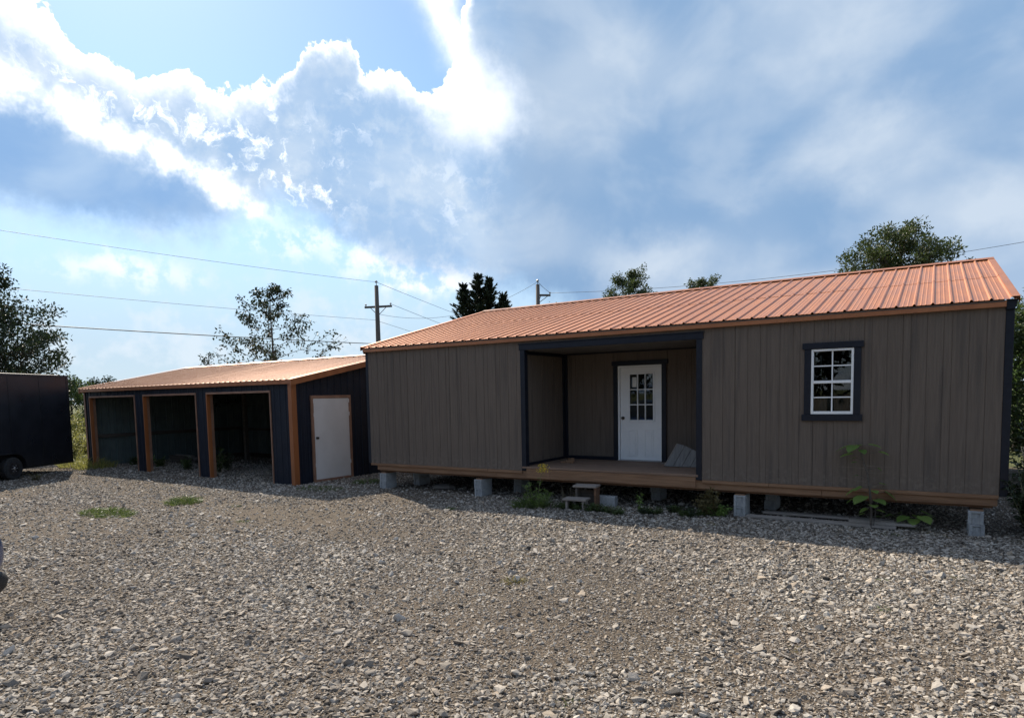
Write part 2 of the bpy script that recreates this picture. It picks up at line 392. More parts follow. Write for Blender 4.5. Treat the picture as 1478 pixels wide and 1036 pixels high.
# ------------------------------------------------------------------ ground
def gz(x, y):
    d_ = math.hypot(x-5, y+5)
    a = mnoise.noise(Vector((x*.55, y*.55, 1.3)))*.020 + mnoise.noise(Vector((x*.17, y*.17, 4.1)))*.03
    if y > -.4 or abs(x) > 13: a *= .35
    if d_ > 30: a = 0
    return a
def axis(lo, hi, st, far):
    v = []; x = lo
    while x <= hi+1e-6: v.append(x); x += st
    g_ = st; a = lo; b_ = hi; L = []; H = []
    while b_ < far: g_ *= 1.35; a -= g_; b_ += g_; L.append(a); H.append(b_)
    return L[::-1] + v + H
xs = axis(-17, 17, .33, 1500); ys = axis(-14, 9, .33, 1500)
m_ = MB(); m_.v = [(x, y, gz(x, y)) for y in ys for x in xs]; nx = len(xs)
m_.f = [(j*nx+i, j*nx+i+1, (j+1)*nx+i+1, (j+1)*nx+i) for j in range(len(ys)-1) for i in range(nx-1)]
o = m_.build('ground', 'ground_mat', smooth=True); o['kind'] = 'structure'

# gravel: crushed stone scattered by geometry nodes
def gravel():
    step = .4; X0, X1, Y0, Y1 = -15.5, 15.5, -12.5, 4.3
    nx_ = int((X1-X0)/step); ny_ = int((Y1-Y0)/step)
    V = []; dens = []; near = []
    for j in range(ny_+1):
        for i in range(nx_+1):
            x = X0+i*step; y = Y0+j*step; V.append((x, y, gz(x, y)))
            d_ = math.hypot(x-11.4, y+11.5)
            dn = 1.0 if d_ < 7 else max(.55, 1.0 - (d_-7)*.07)
            if d_ > 14: dn = max(.34, .55 - (d_-14)*.018)
            patch = mnoise.noise(Vector((x*.30, y*.42, 9.0)))*.75 + mnoise.noise(Vector((x*1.0, y*1.2, 3.0)))*.4
            # two faint wheel tracks of fines and a fresher heap of stone to the right
            tr = math.exp(-((y + 4.6 + .12*(x-8))/.55)**2)*.5 + math.exp(-((y + 6.5 + .12*(x-8))/.5)**2)*.35
            heap = math.exp(-((x-11)/3.0)**2 - ((y+3)/2.2)**2)*.45
            pf = max(.26, min(1.6, .95 + patch*1.15 - tr*1.1 + heap))
            if y > .3 and x > -1.2: pf *= .45
            if y > 2.6: pf *= .3
            dens.append(dn*pf); near.append(max(0, min(1, (12.5-d_)/5))*(1.1-.3*pf))
    Fc = [(j*(nx_+1)+i, j*(nx_+1)+i+1, (j+1)*(nx_+1)+i+1, (j+1)*(nx_+1)+i) for j in range(ny_) for i in range(nx_)]
    me = bpy.data.meshes.new('gravel'); me.from_pydata(V, [], Fc); me.update()
    a = me.attributes.new('dens', 'FLOAT', 'POINT'); a.data.foreach_set('value', dens)
    a = me.attributes.new('near', 'FLOAT', 'POINT'); a.data.foreach_set('value', near)
    me.materials.append(MATS['stone'])
    ob = link('gravel', me); ob['kind'] = 'stuff'
    tag(ob, 'pale crushed limestone gravel covering the whole yard', 'gravel')
    ng = bpy.data.node_groups.new('gravel_scatter', 'GeometryNodeTree')
    ng.interface.new_socket('Geometry', in_out='INPUT', socket_type='NodeSocketGeometry')
    ng.interface.new_socket('Geometry', in_out='OUTPUT', socket_type='NodeSocketGeometry')
    N = ng.nodes.new; Lk = ng.links.new
    gi = N('NodeGroupInput'); go = N('NodeGroupOutput')
    gj = N('GeometryNodeJoinGeometry')
    for k_ in range(12):
        ic = N('GeometryNodeMeshIcoSphere'); ic.inputs['Radius'].default_value = .5; ic.inputs['Subdivisions'].default_value = 1
        rv = N('FunctionNodeRandomValue'); rv.data_type = 'FLOAT_VECTOR'; amp = .27
        rv.inputs[0].default_value = (-amp, -amp, -amp*.8); rv.inputs[1].default_value = (amp, amp, amp*.8); rv.inputs['Seed'].default_value = 31+k_*7
        spn = N('GeometryNodeSetPosition'); Lk(ic.outputs[0], spn.inputs[0]); Lk(rv.outputs[0], spn.inputs['Offset'])
        ch = N('GeometryNodeConvexHull'); Lk(spn.outputs[0], ch.inputs[0])
        tf = N('GeometryNodeTransform'); Lk(ch.outputs[0], tf.inputs[0])
        tf.inputs['Scale'].default_value = (1.0, (.78, .62, .9, .7)[k_ % 4], (.46, .34, .6)[k_ % 3])
        sm_ = N('GeometryNodeSetMaterial'); Lk(tf.outputs[0], sm_.inputs[0]); sm_.inputs['Material'].default_value = MATS['stone']
        g2i = N('GeometryNodeGeometryToInstance'); Lk(sm_.outputs[0], g2i.inputs[0]); Lk(g2i.outputs[0], gj.inputs[0])
    fin = N('GeometryNodeJoinGeometry')
    for li, (attr, dmul, s0, s1, pw_, seed, emb) in enumerate((('dens', 1300, .015, .056, 2.6, 1, .12), ('dens', 20, .055, .11, 2.6, 2, .14), ('near', 1500, .009, .022, 1.2, 3, .2))):
        na = N('GeometryNodeInputNamedAttribute'); na.data_type = 'FLOAT'; na.inputs['Name'].default_value = attr
        mu = N('ShaderNodeMath'); mu.operation = 'MULTIPLY'; Lk(na.outputs['Attribute'], mu.inputs[0]); mu.inputs[1].default_value = dmul
        dp = N('GeometryNodeDistributePointsOnFaces'); dp.distribute_method = 'RANDOM'; Lk(gi.outputs[0], dp.inputs['Mesh'])
        Lk(mu.outputs[0], dp.inputs['Density']); dp.inputs['Seed'].default_value = seed
        io = N('GeometryNodeInstanceOnPoints'); Lk(dp.outputs['Points'], io.inputs['Points']); Lk(gj.outputs[0], io.inputs['Instance'])
        io.inputs['Pick Instance'].default_value = True
        ri = N('FunctionNodeRandomValue'); ri.data_type = 'INT'; ri.inputs[4].default_value = 0; ri.inputs[5].default_value = 11; ri.inputs['Seed'].default_value = seed+10
        Lk(ri.outputs[2], io.inputs['Instance Index'])
        rr = N('FunctionNodeRandomValue'); rr.data_type = 'FLOAT_VECTOR'; rr.inputs[0].default_value = (-.55, -.55, 0); rr.inputs[1].default_value = (.55, .55, 6.283); rr.inputs['Seed'].default_value = seed+20
        Lk(rr.outputs[0], io.inputs['Rotation'])
        rs = N('FunctionNodeRandomValue'); rs.data_type = 'FLOAT'; rs.inputs['Seed'].default_value = seed+30
        p_ = N('ShaderNodeMath'); p_.operation = 'POWER'; Lk(rs.outputs[1], p_.inputs[0]); p_.inputs[1].default_value = pw_
        mr = N('ShaderNodeMapRange'); Lk(p_.outputs[0], mr.inputs[0]); mr.inputs[3].default_value = s0; mr.inputs[4].default_value = s1
        Lk(mr.outputs[0], io.inputs['Scale'])
        # lift each stone a little so that it lies on the fines
        ti = N('GeometryNodeTranslateInstances'); Lk(io.outputs[0], ti.inputs[0]); ti.inputs['Local Space'].default_value = False
        cz = N('ShaderNodeCombineXYZ'); ms = N('ShaderNodeMath'); ms.operation = 'MULTIPLY'; ms.inputs[1].default_value = emb
        sc_ = N('GeometryNodeInputInstanceScale') if hasattr(bpy.types, 'GeometryNodeInputInstanceScale') else None
        if sc_:
            sx_ = N('ShaderNodeSeparateXYZ'); Lk(sc_.outputs[0], sx_.inputs[0]); Lk(sx_.outputs[0], ms.inputs[0])
        else: ms.inputs[0].default_value = .04
        Lk(ms.outputs[0], cz.inputs[2]); Lk(cz.outputs[0], ti.inputs['Translation'])
        Lk(ti.outputs[0], fin.inputs[0])
    Lk(fin.outputs[0], go.inputs[0])
    md = ob.modifiers.new('scatter', 'NODES'); md.node_group = ng
gravel()

# ------------------------------------------------------------------ cabin
FT = .3048; L = 40*FT; P0 = 14*FT; P1 = 26*FT; PD = 1.87
ZB, ZT = .605, 3.25; RY, RZ = 5.12, 4.68; BY = 10.24
cabin = thing('cabin', 'long brown board cabin with copper metal roof and a recessed porch, raised on concrete blocks', 'cabin')

def siding(parent, u0, u1, z0, z1, to, seed, holes=(), name='siding_panel', depth=.014):
    """vertical-groove panel; 'to(u, d, z)' maps panel coords, d = outward"""
    r_ = random.Random(seed); m_ = MB()
    cuts = [u0+.004]; x = u0
    ws = [.203, .10, .203, .203, .102, .203, .205]
    i = seed
    while True:
        x += ws[i % 7]; i += 1
        if x > u1-.05: break
        cuts.append(x)
    cuts.append(u1-.004)
    for a, b_ in zip(cuts[:-1], cuts[1:]):
        dd = depth + r_.uniform(-.0015, .0015)
        segs = []
        xs_ = sorted({a+.0045, b_-.0045, *[h for q in holes for h in q[:2] if a+.0045 < h < b_-.0045]})
        for s0, s1 in zip(xs_[:-1], xs_[1:]):
            spans = [(z0, z1)]
            for (h0, h1, k0, k1) in holes:
                if s0 >= h0-1e-6 and s1 <= h1+1e-6:
                    spans = [(z0, k0), (k1, z1)]
            for q0, q1 in spans:
                p = [to(s0, dd, q0), to(s1, dd, q0), to(s1, 0, q0), to(s0, 0, q0), to(s0, dd, q1), to(s1, dd, q1), to(s1, 0, q1), to(s0, 0, q1)]
                m_.hexa(p)
    # backing sheet seen at the bottom of the grooves
    xs_ = sorted({u0+.001, u1-.001, *[h for q in holes for h in q[:2] if u0 < h < u1]})
    for s0, s1 in zip(xs_[:-1], xs_[1:]):
        spans = [(z0+.002, z1-.002)]
        for (h0, h1, k0, k1) in holes:
            if s0 >= h0-1e-6 and s1 <= h1+1e-6: spans = [(z0+.002, k0), (k1, z1-.002)]
        for q0, q1 in spans:
            m_.hexa([to(s0, depth*.6, q0), to(s1, depth*.6, q0), to(s1, -.004, q0), to(s0, -.004, q0), to(s0, depth*.6, q1), to(s1, depth*.6, q1), to(s1, -.004, q1), to(s0, -.004, q1)])
    return m_.build(name, 'siding', parent)
front = lambda u, d, z: (u, -d, z)
WX0, WX1, WZ0, WZ1 = 9.72, 10.326, 1.755, 2.78
hole = (WX0, WX1, WZ0, WZ1)
for i, (a, b_) in enumerate(((0, 4), (4, 8), (8, 12), (12, 14))): siding(cabin, a*FT, b_*FT, ZB, ZT, front, i+1)
for i, (a, b_) in enumerate(((26, 28), (28, 32), (32, 36), (36, 40))):
    siding(cabin, a*FT, b_*FT, ZB, ZT, front, i+5, [hole] if i in (1, 2) else ())
for i, (a, b_) in enumerate(((14, 18), (18, 22), (22, 26))): siding(cabin, a*FT, b_*FT, 3.10, ZT, front, i+3)
# end and back walls
for i in range(8):
    a = i*4*FT+.0; b_ = min(BY, (i+1)*4*FT)
    if b_-a < .1: continue
    zt = lambda y: ZT + .0
    siding(cabin, a, b_, ZB, ZT, lambda u, d, z: (L+d, u, z), 20+i)
    siding(cabin, a, b_, ZB, ZT, lambda u, d, z: (-d, u, z), 30+i)
for i in range(10): siding(cabin, i*4*FT, (i+1)*4*FT, ZB, ZT, lambda u, d, z: (u, BY+d, z), 40+i)
for x, d in ((0, -1), (L, 1)):
    m_ = MB(); m_.prism([(x, .02, ZT), (x, BY-.02, ZT), (x, RY, RZ-.12)], (d*.012, 0, 0)); m_.build('gable_infill', 'siding', cabin)
# inner shell of the rooms
box('room_floor', 'interior_dark', cabin, .02, L-.02, .05, BY-.02, .60, .64)
box('room_ceiling', 'interior_dark', cabin, .02, L-.02, .03, BY-.02, 3.16, 3.20)
# porch recess
lw = lambda u, d, z: (P0+d, u, z)
siding(cabin, .10, PD-.002, .70, 3.05, lw, 11)
siding(cabin, .10, PD-.002, .70, 3.05, lambda u, d, z: (P1-d, u, z), 12)
DX0, DX1 = 5.60, 6.585; DZ1 = 2.735
bk = lambda u, d, z: (u, PD-d, z)
for i, (a, b_) in enumerate(((14, 18), (18, 22), (22, 26))): siding(cabin, a*FT, b_*FT, .70, 3.05, bk, 14+i, [(DX0, DX1, .70, DZ1)])
box('porch_ceiling', 'porch_ceiling', cabin, P0, P1, .02, PD, 3.052, 3.072)
nb = 13
for i in range(nb):
    y0 = -.045 + i*(PD+.045)/nb
    box('deck_board', 'deck_lumber', cabin, P0+.012+rng.uniform(0, .004), P1-.012-rng.uniform(0, .006), y0+.002, y0+(PD+.045)/nb-.003, .652, .690+rng.uniform(-.002, .002), .003)
# porch trim
T1 = .03
def trim(name, *b): return box(name, 'navy_trim', cabin, *b, bevel=.003)
trim('porch_casing', P0, P0+.105, -T1, .10, ZB+.005, 3.055)
trim('porch_casing', P1-.05, P1+.05, -T1, .10, ZB-.01, 3.055)
trim('porch_header', P0-.02, P1+.075, -T1-.008, .10, 3.057, 3.165)
trim('porch_header_cap', P0-.035, P1+.09, -T1-.02, .03, 3.167, 3.186)
trim('corner_trim', P0+.016, P0+.105, PD-.045, PD-.018, .70, 3.02)
trim('corner_trim', P0+.016, P0+.045, PD-.115, PD-.047, .70, 3.02)
trim('corner_trim', P1-.105, P1-.016, PD-.045, PD-.018, .70, 3.02)
trim('base_trim', P0+.107, 5.505, PD-.042, PD-.018, .692, .765)
trim('base_trim', 6.67, P1-.107, PD-.042, PD-.018, .692, .765)
trim('base_trim', P0+.018, P0+.042, .11, PD-.12, .692, .745)
trim('ceiling_trim', P0+.02, P1-.02, PD-.05, PD-.018, 3.022, 3.05)
trim('ceiling_trim', P0+.018, P0+.042, .11, PD-.06, 2.98, 3.05)
trim('corner_board', -.09, -.002, -.006, .07, ZB-.01, 3.335)
trim('corner_board', L+.002, L+.10, -.006, .07, ZB-.02, 3.20)
m_ = MB(); m_.prism([(L+.002, -.05, 3.20), (L+.10, -.05, 3.20), (L+.135, -.05, 3.335), (L+.002, -.05, 3.335)], (0, .12, 0)); m_.build('rake_return', 'navy_trim', cabin)
m_ = MB(); m_.prism([(-.135, -.05, 3.335), (-.10, -.05, 3.20), (-.092, -.05, 3.20), (-.092, -.05, 3.335)], (0, .05, 0)); m_.build('rake_return', 'navy_trim', cabin)

# door
DY = PD-.03
fr = MB(); fr.box(DX0+.002, 5.645, DY-.01, PD+.05, .69, DZ1-.002); fr.box(6.555, DX1-.002, DY-.01, PD+.05, .69, DZ1-.002); fr.box(5.647, 6.553, DY-.01, PD+.05, 2.70, DZ1-.002)
SX0, SX1, SZ0, SZ1 = 5.652, 6.548, .715, 2.695
GX0, GX1, GZ0, GZ1 = 5.845, 6.42, 1.545, 2.575
ds = MB()
ds.box(SX0, GX0, DY+.012, DY+.055, SZ0, SZ1); ds.box(GX1, SX1, DY+.012, DY+.055, SZ0, SZ1)
ds.box(GX0, GX1, DY+.012, DY+.055, GZ1, SZ1); ds.box(GX0, GX1, DY+.012, DY+.055, SZ0, GZ0)
slab = ds.build('door', 'white_paint', cabin); slab['label'] = 'white entry door with nine panes over two panels'
fr.build('door_frame', 'white_paint', slab)
lt = MB(); q = .03
lt.box(GX0-.012, GX0+q, DY-.004, DY+.011, GZ0-.012, GZ1+.012); lt.box(GX1-q, GX1+.012, DY-.004, DY+.011, GZ0-.012, GZ1+.012)
lt.box(GX0+q, GX1-q, DY-.004, DY+.011, GZ1-q, GZ1+.012); lt.box(GX0+q, GX1-q, DY-.004, DY+.011, GZ0-.012, GZ0+q)
lt.build('lite_frame', 'white_paint', slab, bevel=.004)
gw = (GX1-GX0-2*q); gh = (GZ1-GZ0-2*q)
for i in (1, 2):
    x = GX0+q+gw*i/3; box('muntin', 'white_paint', slab, x-.010, x+.010, DY, DY+.03, GZ0+q, GZ1-q)
    z = GZ0+q+gh*i/3; box('muntin', 'white_paint', slab, GX0+q, GX1-q, DY+.002, DY+.028, z-.010, z+.010)
for i in range(3):
    for j in range(3):
        box('pane', 'pane_glass', slab, GX0+q+gw*i/3+.002, GX0+q+gw*(i+1)/3-.002, DY+.033, DY+.037, GZ0+q+gh*j/3+.002, GZ0+q+gh*(j+1)/3-.002)
box('window_sticker', 'paper', slab, GX0+q+.045, GX0+q+.14, DY+.030, DY+.032, GZ1-q-.27, GZ1-q-.06)
for (a, b_) in ((5.825, 6.04), (6.20, 6.405)):
    pn = MB(); z0, z1 = .79, 1.355
    for (x0, x1, y0, y1) in ((a, a+.022, z0, z1), (b_-.022, b_, z0, z1), (a+.022, b_-.022, z0, z0+.022), (a+.022, b_-.022, z1-.022, z1)):
        pn.box(x0, x1, DY+.004, DY+.0118, y0, y1)
    pn.box(a+.045, b_-.045, DY+.006, DY+.0118, z0+.045, z1-.045)
    pn.build('raised_panel', 'white_paint', slab, bevel=.003)
kb = MB(); kb.lathe((5.715, DY+.012, 1.615), (0, -1, 0), [(0, .033), (.006, .033), (.008, .013), (.035, .012), (.04, .026), (.055, .030), (.068, .022), (.07, .004)], 16)
kb.build('door_knob', 'dark_bronze', slab, smooth=True)
box('threshold', 'rim_silver', slab, DX0+.004, DX1-.004, DY-.05, DY+.05, .6925, .712)
trim('door_casing', 5.50, DX0, PD-.052, PD-.018, .692, 2.74)
trim('door_casing', DX1, 6.685, PD-.052, PD-.018, .692, 2.74)
trim('door_head_casing', 5.465, 6.72, PD-.06, PD-.018, 2.742, 2.835)

# window
win = MB(); fw = .035; wy0, wy1 = -.035, .03
win.box(WX0, WX0+fw, wy0, wy1, WZ0, WZ1); win.box(WX1-fw, WX1, wy0, wy1, WZ0, WZ1)
win.box(WX0+fw, WX1-fw, wy0, wy1, WZ1-fw, WZ1); win.box(WX0+fw, WX1-fw, wy0, wy1, WZ0, WZ0+fw+.01)
wf = win.build('window', 'white_vinyl', cabin, bevel=.003); wf['label'] = 'white double hung window with eight panes and dark casing'
zm = (WZ0+WZ1)/2 - .005
box('meeting_rail', 'white_vinyl', wf, WX0+fw, WX1-fw, wy0+.006, wy1-.01, zm-.022, zm+.022, .003)
xm = (WX0+WX1)/2
for (z0, z1) in ((WZ0+fw+.01, zm-.022), (zm+.022, WZ1-fw)):
    zc = (z0+z1)/2
    box('muntin', 'white_vinyl', wf, xm-.009, xm+.009, -.012, .008, z0, z1); box('muntin', 'white_vinyl', wf, WX0+fw, WX1-fw, -.010, .006, zc-.009, zc+.009)
    for (a, b_) in ((WX0+fw, xm), (xm, WX1-fw)):
        for (k0, k1) in ((z0, zc), (zc, z1)):
            box('pane', 'pane_glass', wf, a+.001, b_-.001, .010, .014, k0+.001, k1-.001)
# wavy upright sheet giving vertical stripes behind the lower sash
cu = MB(); n0 = 41
for i in range(n0):
    x = WX0-.04 + i*(WX1-WX0+.08)/(n0-1); y = .16 + .022*math.sin(i*1.3) + .01*math.sin(i*.47)
    cu.v += [(x, y, WZ0-.1), (x, y, WZ0+.24)]
cu.f = [(2*i, 2*i+2, 2*i+3, 2*i+1) for i in range(n0-1)]
cu.build('wavy_sheet', 'porch_ceiling', wf, smooth=True)
ct = .1
for nm, bx in (('window_casing', (WX0-ct, WX0-.002, -.042, -.016, WZ0-.002, WZ1+.002)), ('window_casing', (WX1+.002, WX1+ct, -.042, -.016, WZ0-.002, WZ1+.002)),
               ('window_sill', (WX0-ct-.03, WX1+ct+.03, -.055, -.016, WZ0-.105, WZ0-.004)), ('window_head', (WX0-ct-.03, WX1+ct+.03, -.055, -.016, WZ1+.004, WZ1+.10))):
    box(nm, 'navy_trim', wf, *bx, bevel=.003)

# floor frame: ledger, rim joists, skids
for (a, b_) in ((0, 3.4), (3.4, P0)): box('ledger', 'raw_lumber', cabin, a+.003, b_-.003, -.032, .0, .548, ZB-.003, .003)
for (a, b_) in ((P1+.055, 9.1), (9.1, L)): box('ledger', 'raw_lumber', cabin, a+.003, b_-.003, -.032, .0, .548, ZB-.003, .003)
for (a, b_) in ((P0+.11, 4.93), (4.93, P1-.055)): box('porch_rim_board', 'raw_lumber', cabin, a, b_-.003, -.036, .0, .455, .648, .003)
for (a, b_) in ((.18, 3.6), (3.6, 7.0), (7.0, 9.9), (9.9, L-.01)): box('rim_joist', 'raw_lumber', cabin, a+.003, b_-.003, .002, .04, .44, .597, .003)
for y in (.06, 3.3, 6.7, 10.0):
    box('skid', 'skid_lumber', cabin, .2, L-.06, y, y+.14, .40, .545, .006)
# roof -----------------------------------------------------------
def rib_profile(width, pitch=.2286, h=.024, minor=True):
    p = [(0, 0)]; n_ = round(width/pitch)
    for i in range(n_):
        x = i*pitch
        p += [(x+.008, 0), (x+.022, h), (x+.042, h), (x+.056, 0)]
        if minor:
            for q_ in (.105, .165): p += [(x+q_, 0), (x+q_+.008, .004), (x+q_+.018, .004), (x+q_+.026, 0)]
    p.append((width, 0)); return p
def sheet(prof, length, th=.0015):
    """flat sheet: x across, y up the slope, z out"""
    m_ = MB(); k_ = len(prof)
    for y in (0, length):
        m_.v += [(x, y, z) for x, z in prof]
    m_.v += [(x, 0, z-.004) for x, z in prof]
    m_.f = [(i, i+1, k_+i+1, k_+i) for i in range(k_-1)] + [(2*k_+i, 2*k_+i+1, i+1, i) for i in range(k_-1)]
    return m_
pitch_a = math.atan2(RZ-3.335, RY+.10)
slope = math.hypot(RZ-3.335, RY+.10)
EX0, EX1 = -.13, L+.13
sw = 4*.2286; ns = int((EX1-EX0)/sw)
course = slope*.47
prof = rib_profile(sw); lo_me = sheet(prof, course+.05).mesh('roof_panel', 'copper_roof'); hi_me = sheet(prof, slope-course).mesh('roof_panel', 'copper_roof'); full_me = sheet(prof, slope).mesh('roof_panel', 'copper_roof')
rest = (EX1-EX0)-ns*sw; profr = rib_profile(sw)
profr = [p for p in profr if p[0] < rest-.004] + [(rest, 0)]
lo_r = sheet(profr, course+.05).mesh('roof_panel', 'copper_roof'); hi_r = sheet(profr, slope-course).mesh('roof_panel', 'copper_roof'); full_r = sheet(profr, slope).mesh('roof_panel', 'copper_roof')
cs, sn = math.cos(pitch_a), math.sin(pitch_a)
for i in range(ns+1):
    x = EX0+i*sw
    for me, d0, lift, dtilt in ((lo_r if i == ns else lo_me, 0, 0, 0), (hi_r if i == ns else hi_me, course, .006, 0)):
        o = link('roof_panel', me, cabin); o.location = (x, -.10+cs*d0-sn*lift, 3.335+sn*d0+cs*lift)
        o.rotation_euler = (pitch_a + rng.uniform(-.0006, .0006), rng.uniform(-.0008, .0008), 0)
    o = link('roof_panel', full_r if i == ns else full_me, cabin)
    o.location = (EX1 - i*sw, BY+.10, 3.335); o.rotation_euler = (pitch_a, 0, math.pi)
rc = MB()
def slab_pts(y0, z0, y1, z1, th):
    return [(EX0-.01, y0, z0), (EX0-.01, y1, z1), (EX0-.01, y1, z1+th), (EX0-.01, y0, z0+th)]
dxr = (EX1-EX0+.02, 0, 0)
rc.prism([(EX0-.01, RY-.17, RZ-.17*math.tan(pitch_a)+.036), (EX0-.01, RY, RZ+.042), (EX0-.01, RY+.17, RZ-.17*math.tan(pitch_a)+.036), (EX0-.01, RY+.17, RZ-.17*math.tan(pitch_a)+.042), (EX0-.01, RY, RZ+.054), (EX0-.01, RY-.17, RZ-.17*math.tan(pitch_a)+.042)], dxr)
rc.build('ridge_cap', 'copper_trim', cabin)
for x0 in (EX1-.075, EX0-.012):     # rake flashing: a cap over the sheet edge and a drop
    for sgn in (0, 1):
        m_ = MB()
        ya, yb = (-.104, RY-.10) if sgn == 0 else (BY+.104, RY+.10)
        zz = lambda y: 3.335 + math.tan(pitch_a)*((y+.10) if sgn == 0 else (BY+.10-y))
        pa = [(x0, ya, zz(ya)+.026), (x0+.087, ya, zz(ya)+.026), (x0+.087, ya, zz(ya)+.034), (x0, ya, zz(ya)+.034)]
        m_.prism(pa, (0, yb-ya, zz(yb)-zz(ya)))
        xo = x0+.088 if x0 > 5 else x0-.004
        pa = [(xo, ya, zz(ya)-.06), (xo+.004, ya, zz(ya)-.06), (xo+.004, ya, zz(ya)+.034), (xo, ya, zz(ya)+.034)]
        m_.prism(pa, (0, yb-ya, zz(yb)-zz(ya)))
        m_.build('rake_flashing', 'copper_roof', cabin)
for i in range(4):
    a = -.09+i*3.1; b_ = min(L+.0, a+3.1)
    box('fascia', 'copper_trim', cabin, a+.001, b_-.001, -.085, -.018, 3.235, 3.322)
box('fascia', 'copper_trim', cabin, -.09, L+.09, BY+.018, BY+.085, 3.235, 3.322)
m_ = MB()
for ya, yb in ((-.09, RY), (BY+.09, RY)):
    m_.prism([(.02, ya, 3.318), (.02, ya, 3.30), (.02, yb, RZ-.035), (.02, yb, RZ-.012)], (L-.04, 0, 0))
m_.build('roof_deck', 'dark_wood', cabin)

# ------------------------------------------------------------------ concrete blocks
def block_mesh():
    """hollow block 0.19 wide (x), 0.39 long (y), 0.19 high, with ear recess in both ends"""
    m_ = MB(); w_, l_, h_ = .19, .39, .19; t_ = .032
    m_.box(-w_/2, -w_/2+t_, -l_/2+.02, l_/2-.02, 0, h_); m_.box(w_/2-t_, w_/2, -l_/2+.02, l_/2-.02, 0, h_)
    for y in (-l_/2+.02, -.016, l_/2-.052): m_.box(-w_/2+t_, w_/2-t_, y, y+.032, .0, h_)
    for s_ in (-1, 1):
        y0, y1 = sorted((s_*(l_/2-.02), s_*l_/2))
        m_.box(-w_/2, -w_/2+.045, y0, y1, 0, h_); m_.box(w_/2-.045, w_/2, y0, y1, 0, h_)
        m_.box(-w_/2+.045, w_/2-.045, y0, y1, h_-.028, h_)
    return m_.mesh('concrete_block', 'concrete')
bme = block_mesh()
def block(x, y, z, label, rz=0, turn=False):
    o = link('concrete_block', bme, bevel=.004); o.location = (x, y, z); o.rotation_euler = (0, 0, rz)
    tag(o, label, 'concrete block', 'concrete blocks holding up the cabin'); return o
def shim(x, y, z, lab, l_=.3):
    o = box('wood_shim', 'raw_lumber', None, -.08, .08, -l_/2, l_/2, 0, .018); o.location = (x, y, z)
    tag(o, lab, 'wood shim', 'wood shims on the block stacks')
stacks = [(.36, .16, 'under the cabin corner next to the blue shed'), (.70, 1.0, 'second row behind the cabin corner next to the blue shed'), (3.15, .16, 'in front row between shed end and goldenrod weed'),
          (3.62, 1.0, 'behind the stack left of the goldenrod'), (8.62, .16, 'between leafy weed and lying planks under the cabin'), (8.95, 1.05, 'second row behind the stack by the lying planks'), (11.94, .12, 'under the cabin corner beside the bushes'), (6.75, 1.2, 'in the dark behind the wooden step')]
for x, y, where in stacks:
    z0 = gz(x, y)-.02
    block(x, y, z0, 'concrete block, lower of stack ' + where, rng.uniform(-.05, .05))
    block(x+rng.uniform(-.008, .008), y+rng.uniform(-.01, .01), z0+.192, 'concrete block, upper of stack ' + where, rng.uniform(-.06, .06))
    shim(x, y, z0+.383, 'raw wood shim on stack ' + where)
block(6.13, .02, gz(6.1, 0)-.0, 'grey hollow concrete block standing loose beside the wooden step', R(96))

# ------------------------------------------------------------------ wooden step
step = thing('wooden_step', 'small weathered two tread wooden step in front of the porch', 'step', (5.92, -.42, 0), R(8)); step.scale = (1.15, 1.1, 1.08)
box('tread', 'weathered_wood', step, -.23, .17, -.02, .25, .365, .40, .004)
box('tread', 'weathered_wood', step, -.33, .07, -.27, .0, .165, .20, .004)
for x in (-.19, .13): box('side_board', 'dark_wood' if x < 0 else 'skid_lumber', step, x, x+.035, .0, .22, -.01, .364, .003)
for x in (-.28, .0): box('leg', 'weathered_wood', step, x, x+.035, -.25, -.02, -.01, .164, .003)
box('back_board', 'dark_wood', step, -.154, .129, .19, .21, .05, .3)

# porch clutter
sc = thing('siding_offcut', 'grey cut piece of grooved siding leaning in the porch corner beside the door', 'siding offcut', (6.93, 1.06, .692))
tops = (.50, .46, .39, .33, .36, .40)
fs = lambda s_, t_, o_=0.: (s_ + t_*.36, t_*.46 - o_*.85, t_*.86 + o_*.5)
for i in range(5):
    s0, s1 = i*.17, i*.17+.161; m_ = MB()
    m_.prism([fs(s0, .0), fs(s1, .0), fs(s1, tops[i+1]), fs(s0, tops[i])], Vector(fs(0, 0, .012)) - Vector(fs(0, 0))); m_.build('board', 'offcut_grey', sc)
m_ = MB(); m_.prism([fs(-.004, .0), fs(.85, .0), fs(.85, .38), fs(.5, .32), fs(-.004, .49)], Vector(fs(0, 0, -.006)) - Vector(fs(0, 0))); m_.build('backing', 'dark_wood', sc)
m_ = MB(); m_.prism([fs(-.022, .0), fs(-.005, .0), fs(-.005, .505), fs(-.022, .505)], Vector(fs(0, 0, .014)) - Vector(fs(0, 0))); m_.build('raw_edge', 'weathered_wood', sc)
for i, (x, y, l_, a, lab) in enumerate(((4.78, .95, .22, .5, 'short pale wood scrap on the porch deck near the side wall'), (4.9, .88, .15, -.3, 'thin wood offcut beside the scraps on the porch deck'), (4.85, 1.05, .12, 1.2, 'small wood chunk standing among scraps on the porch deck'))):
    o = box('wood_scrap', 'raw_lumber', None, -l_/2, l_/2, -.035, .035, 0, .03+.03*i, .003); o.location = (x, y, .692); o.rotation_euler = (0, 0, a); tag(o, lab, 'wood scrap', 'wood scraps on the porch')
o = box('pale_board', 'weathered_wood', None, -.13, .13, -.05, .05, 0, .02); o.location = (6.80, 1.55, .692); o.rotation_euler = (0, R(-3), .3); tag(o, 'short pale board lying on the deck at the door casing', 'board')

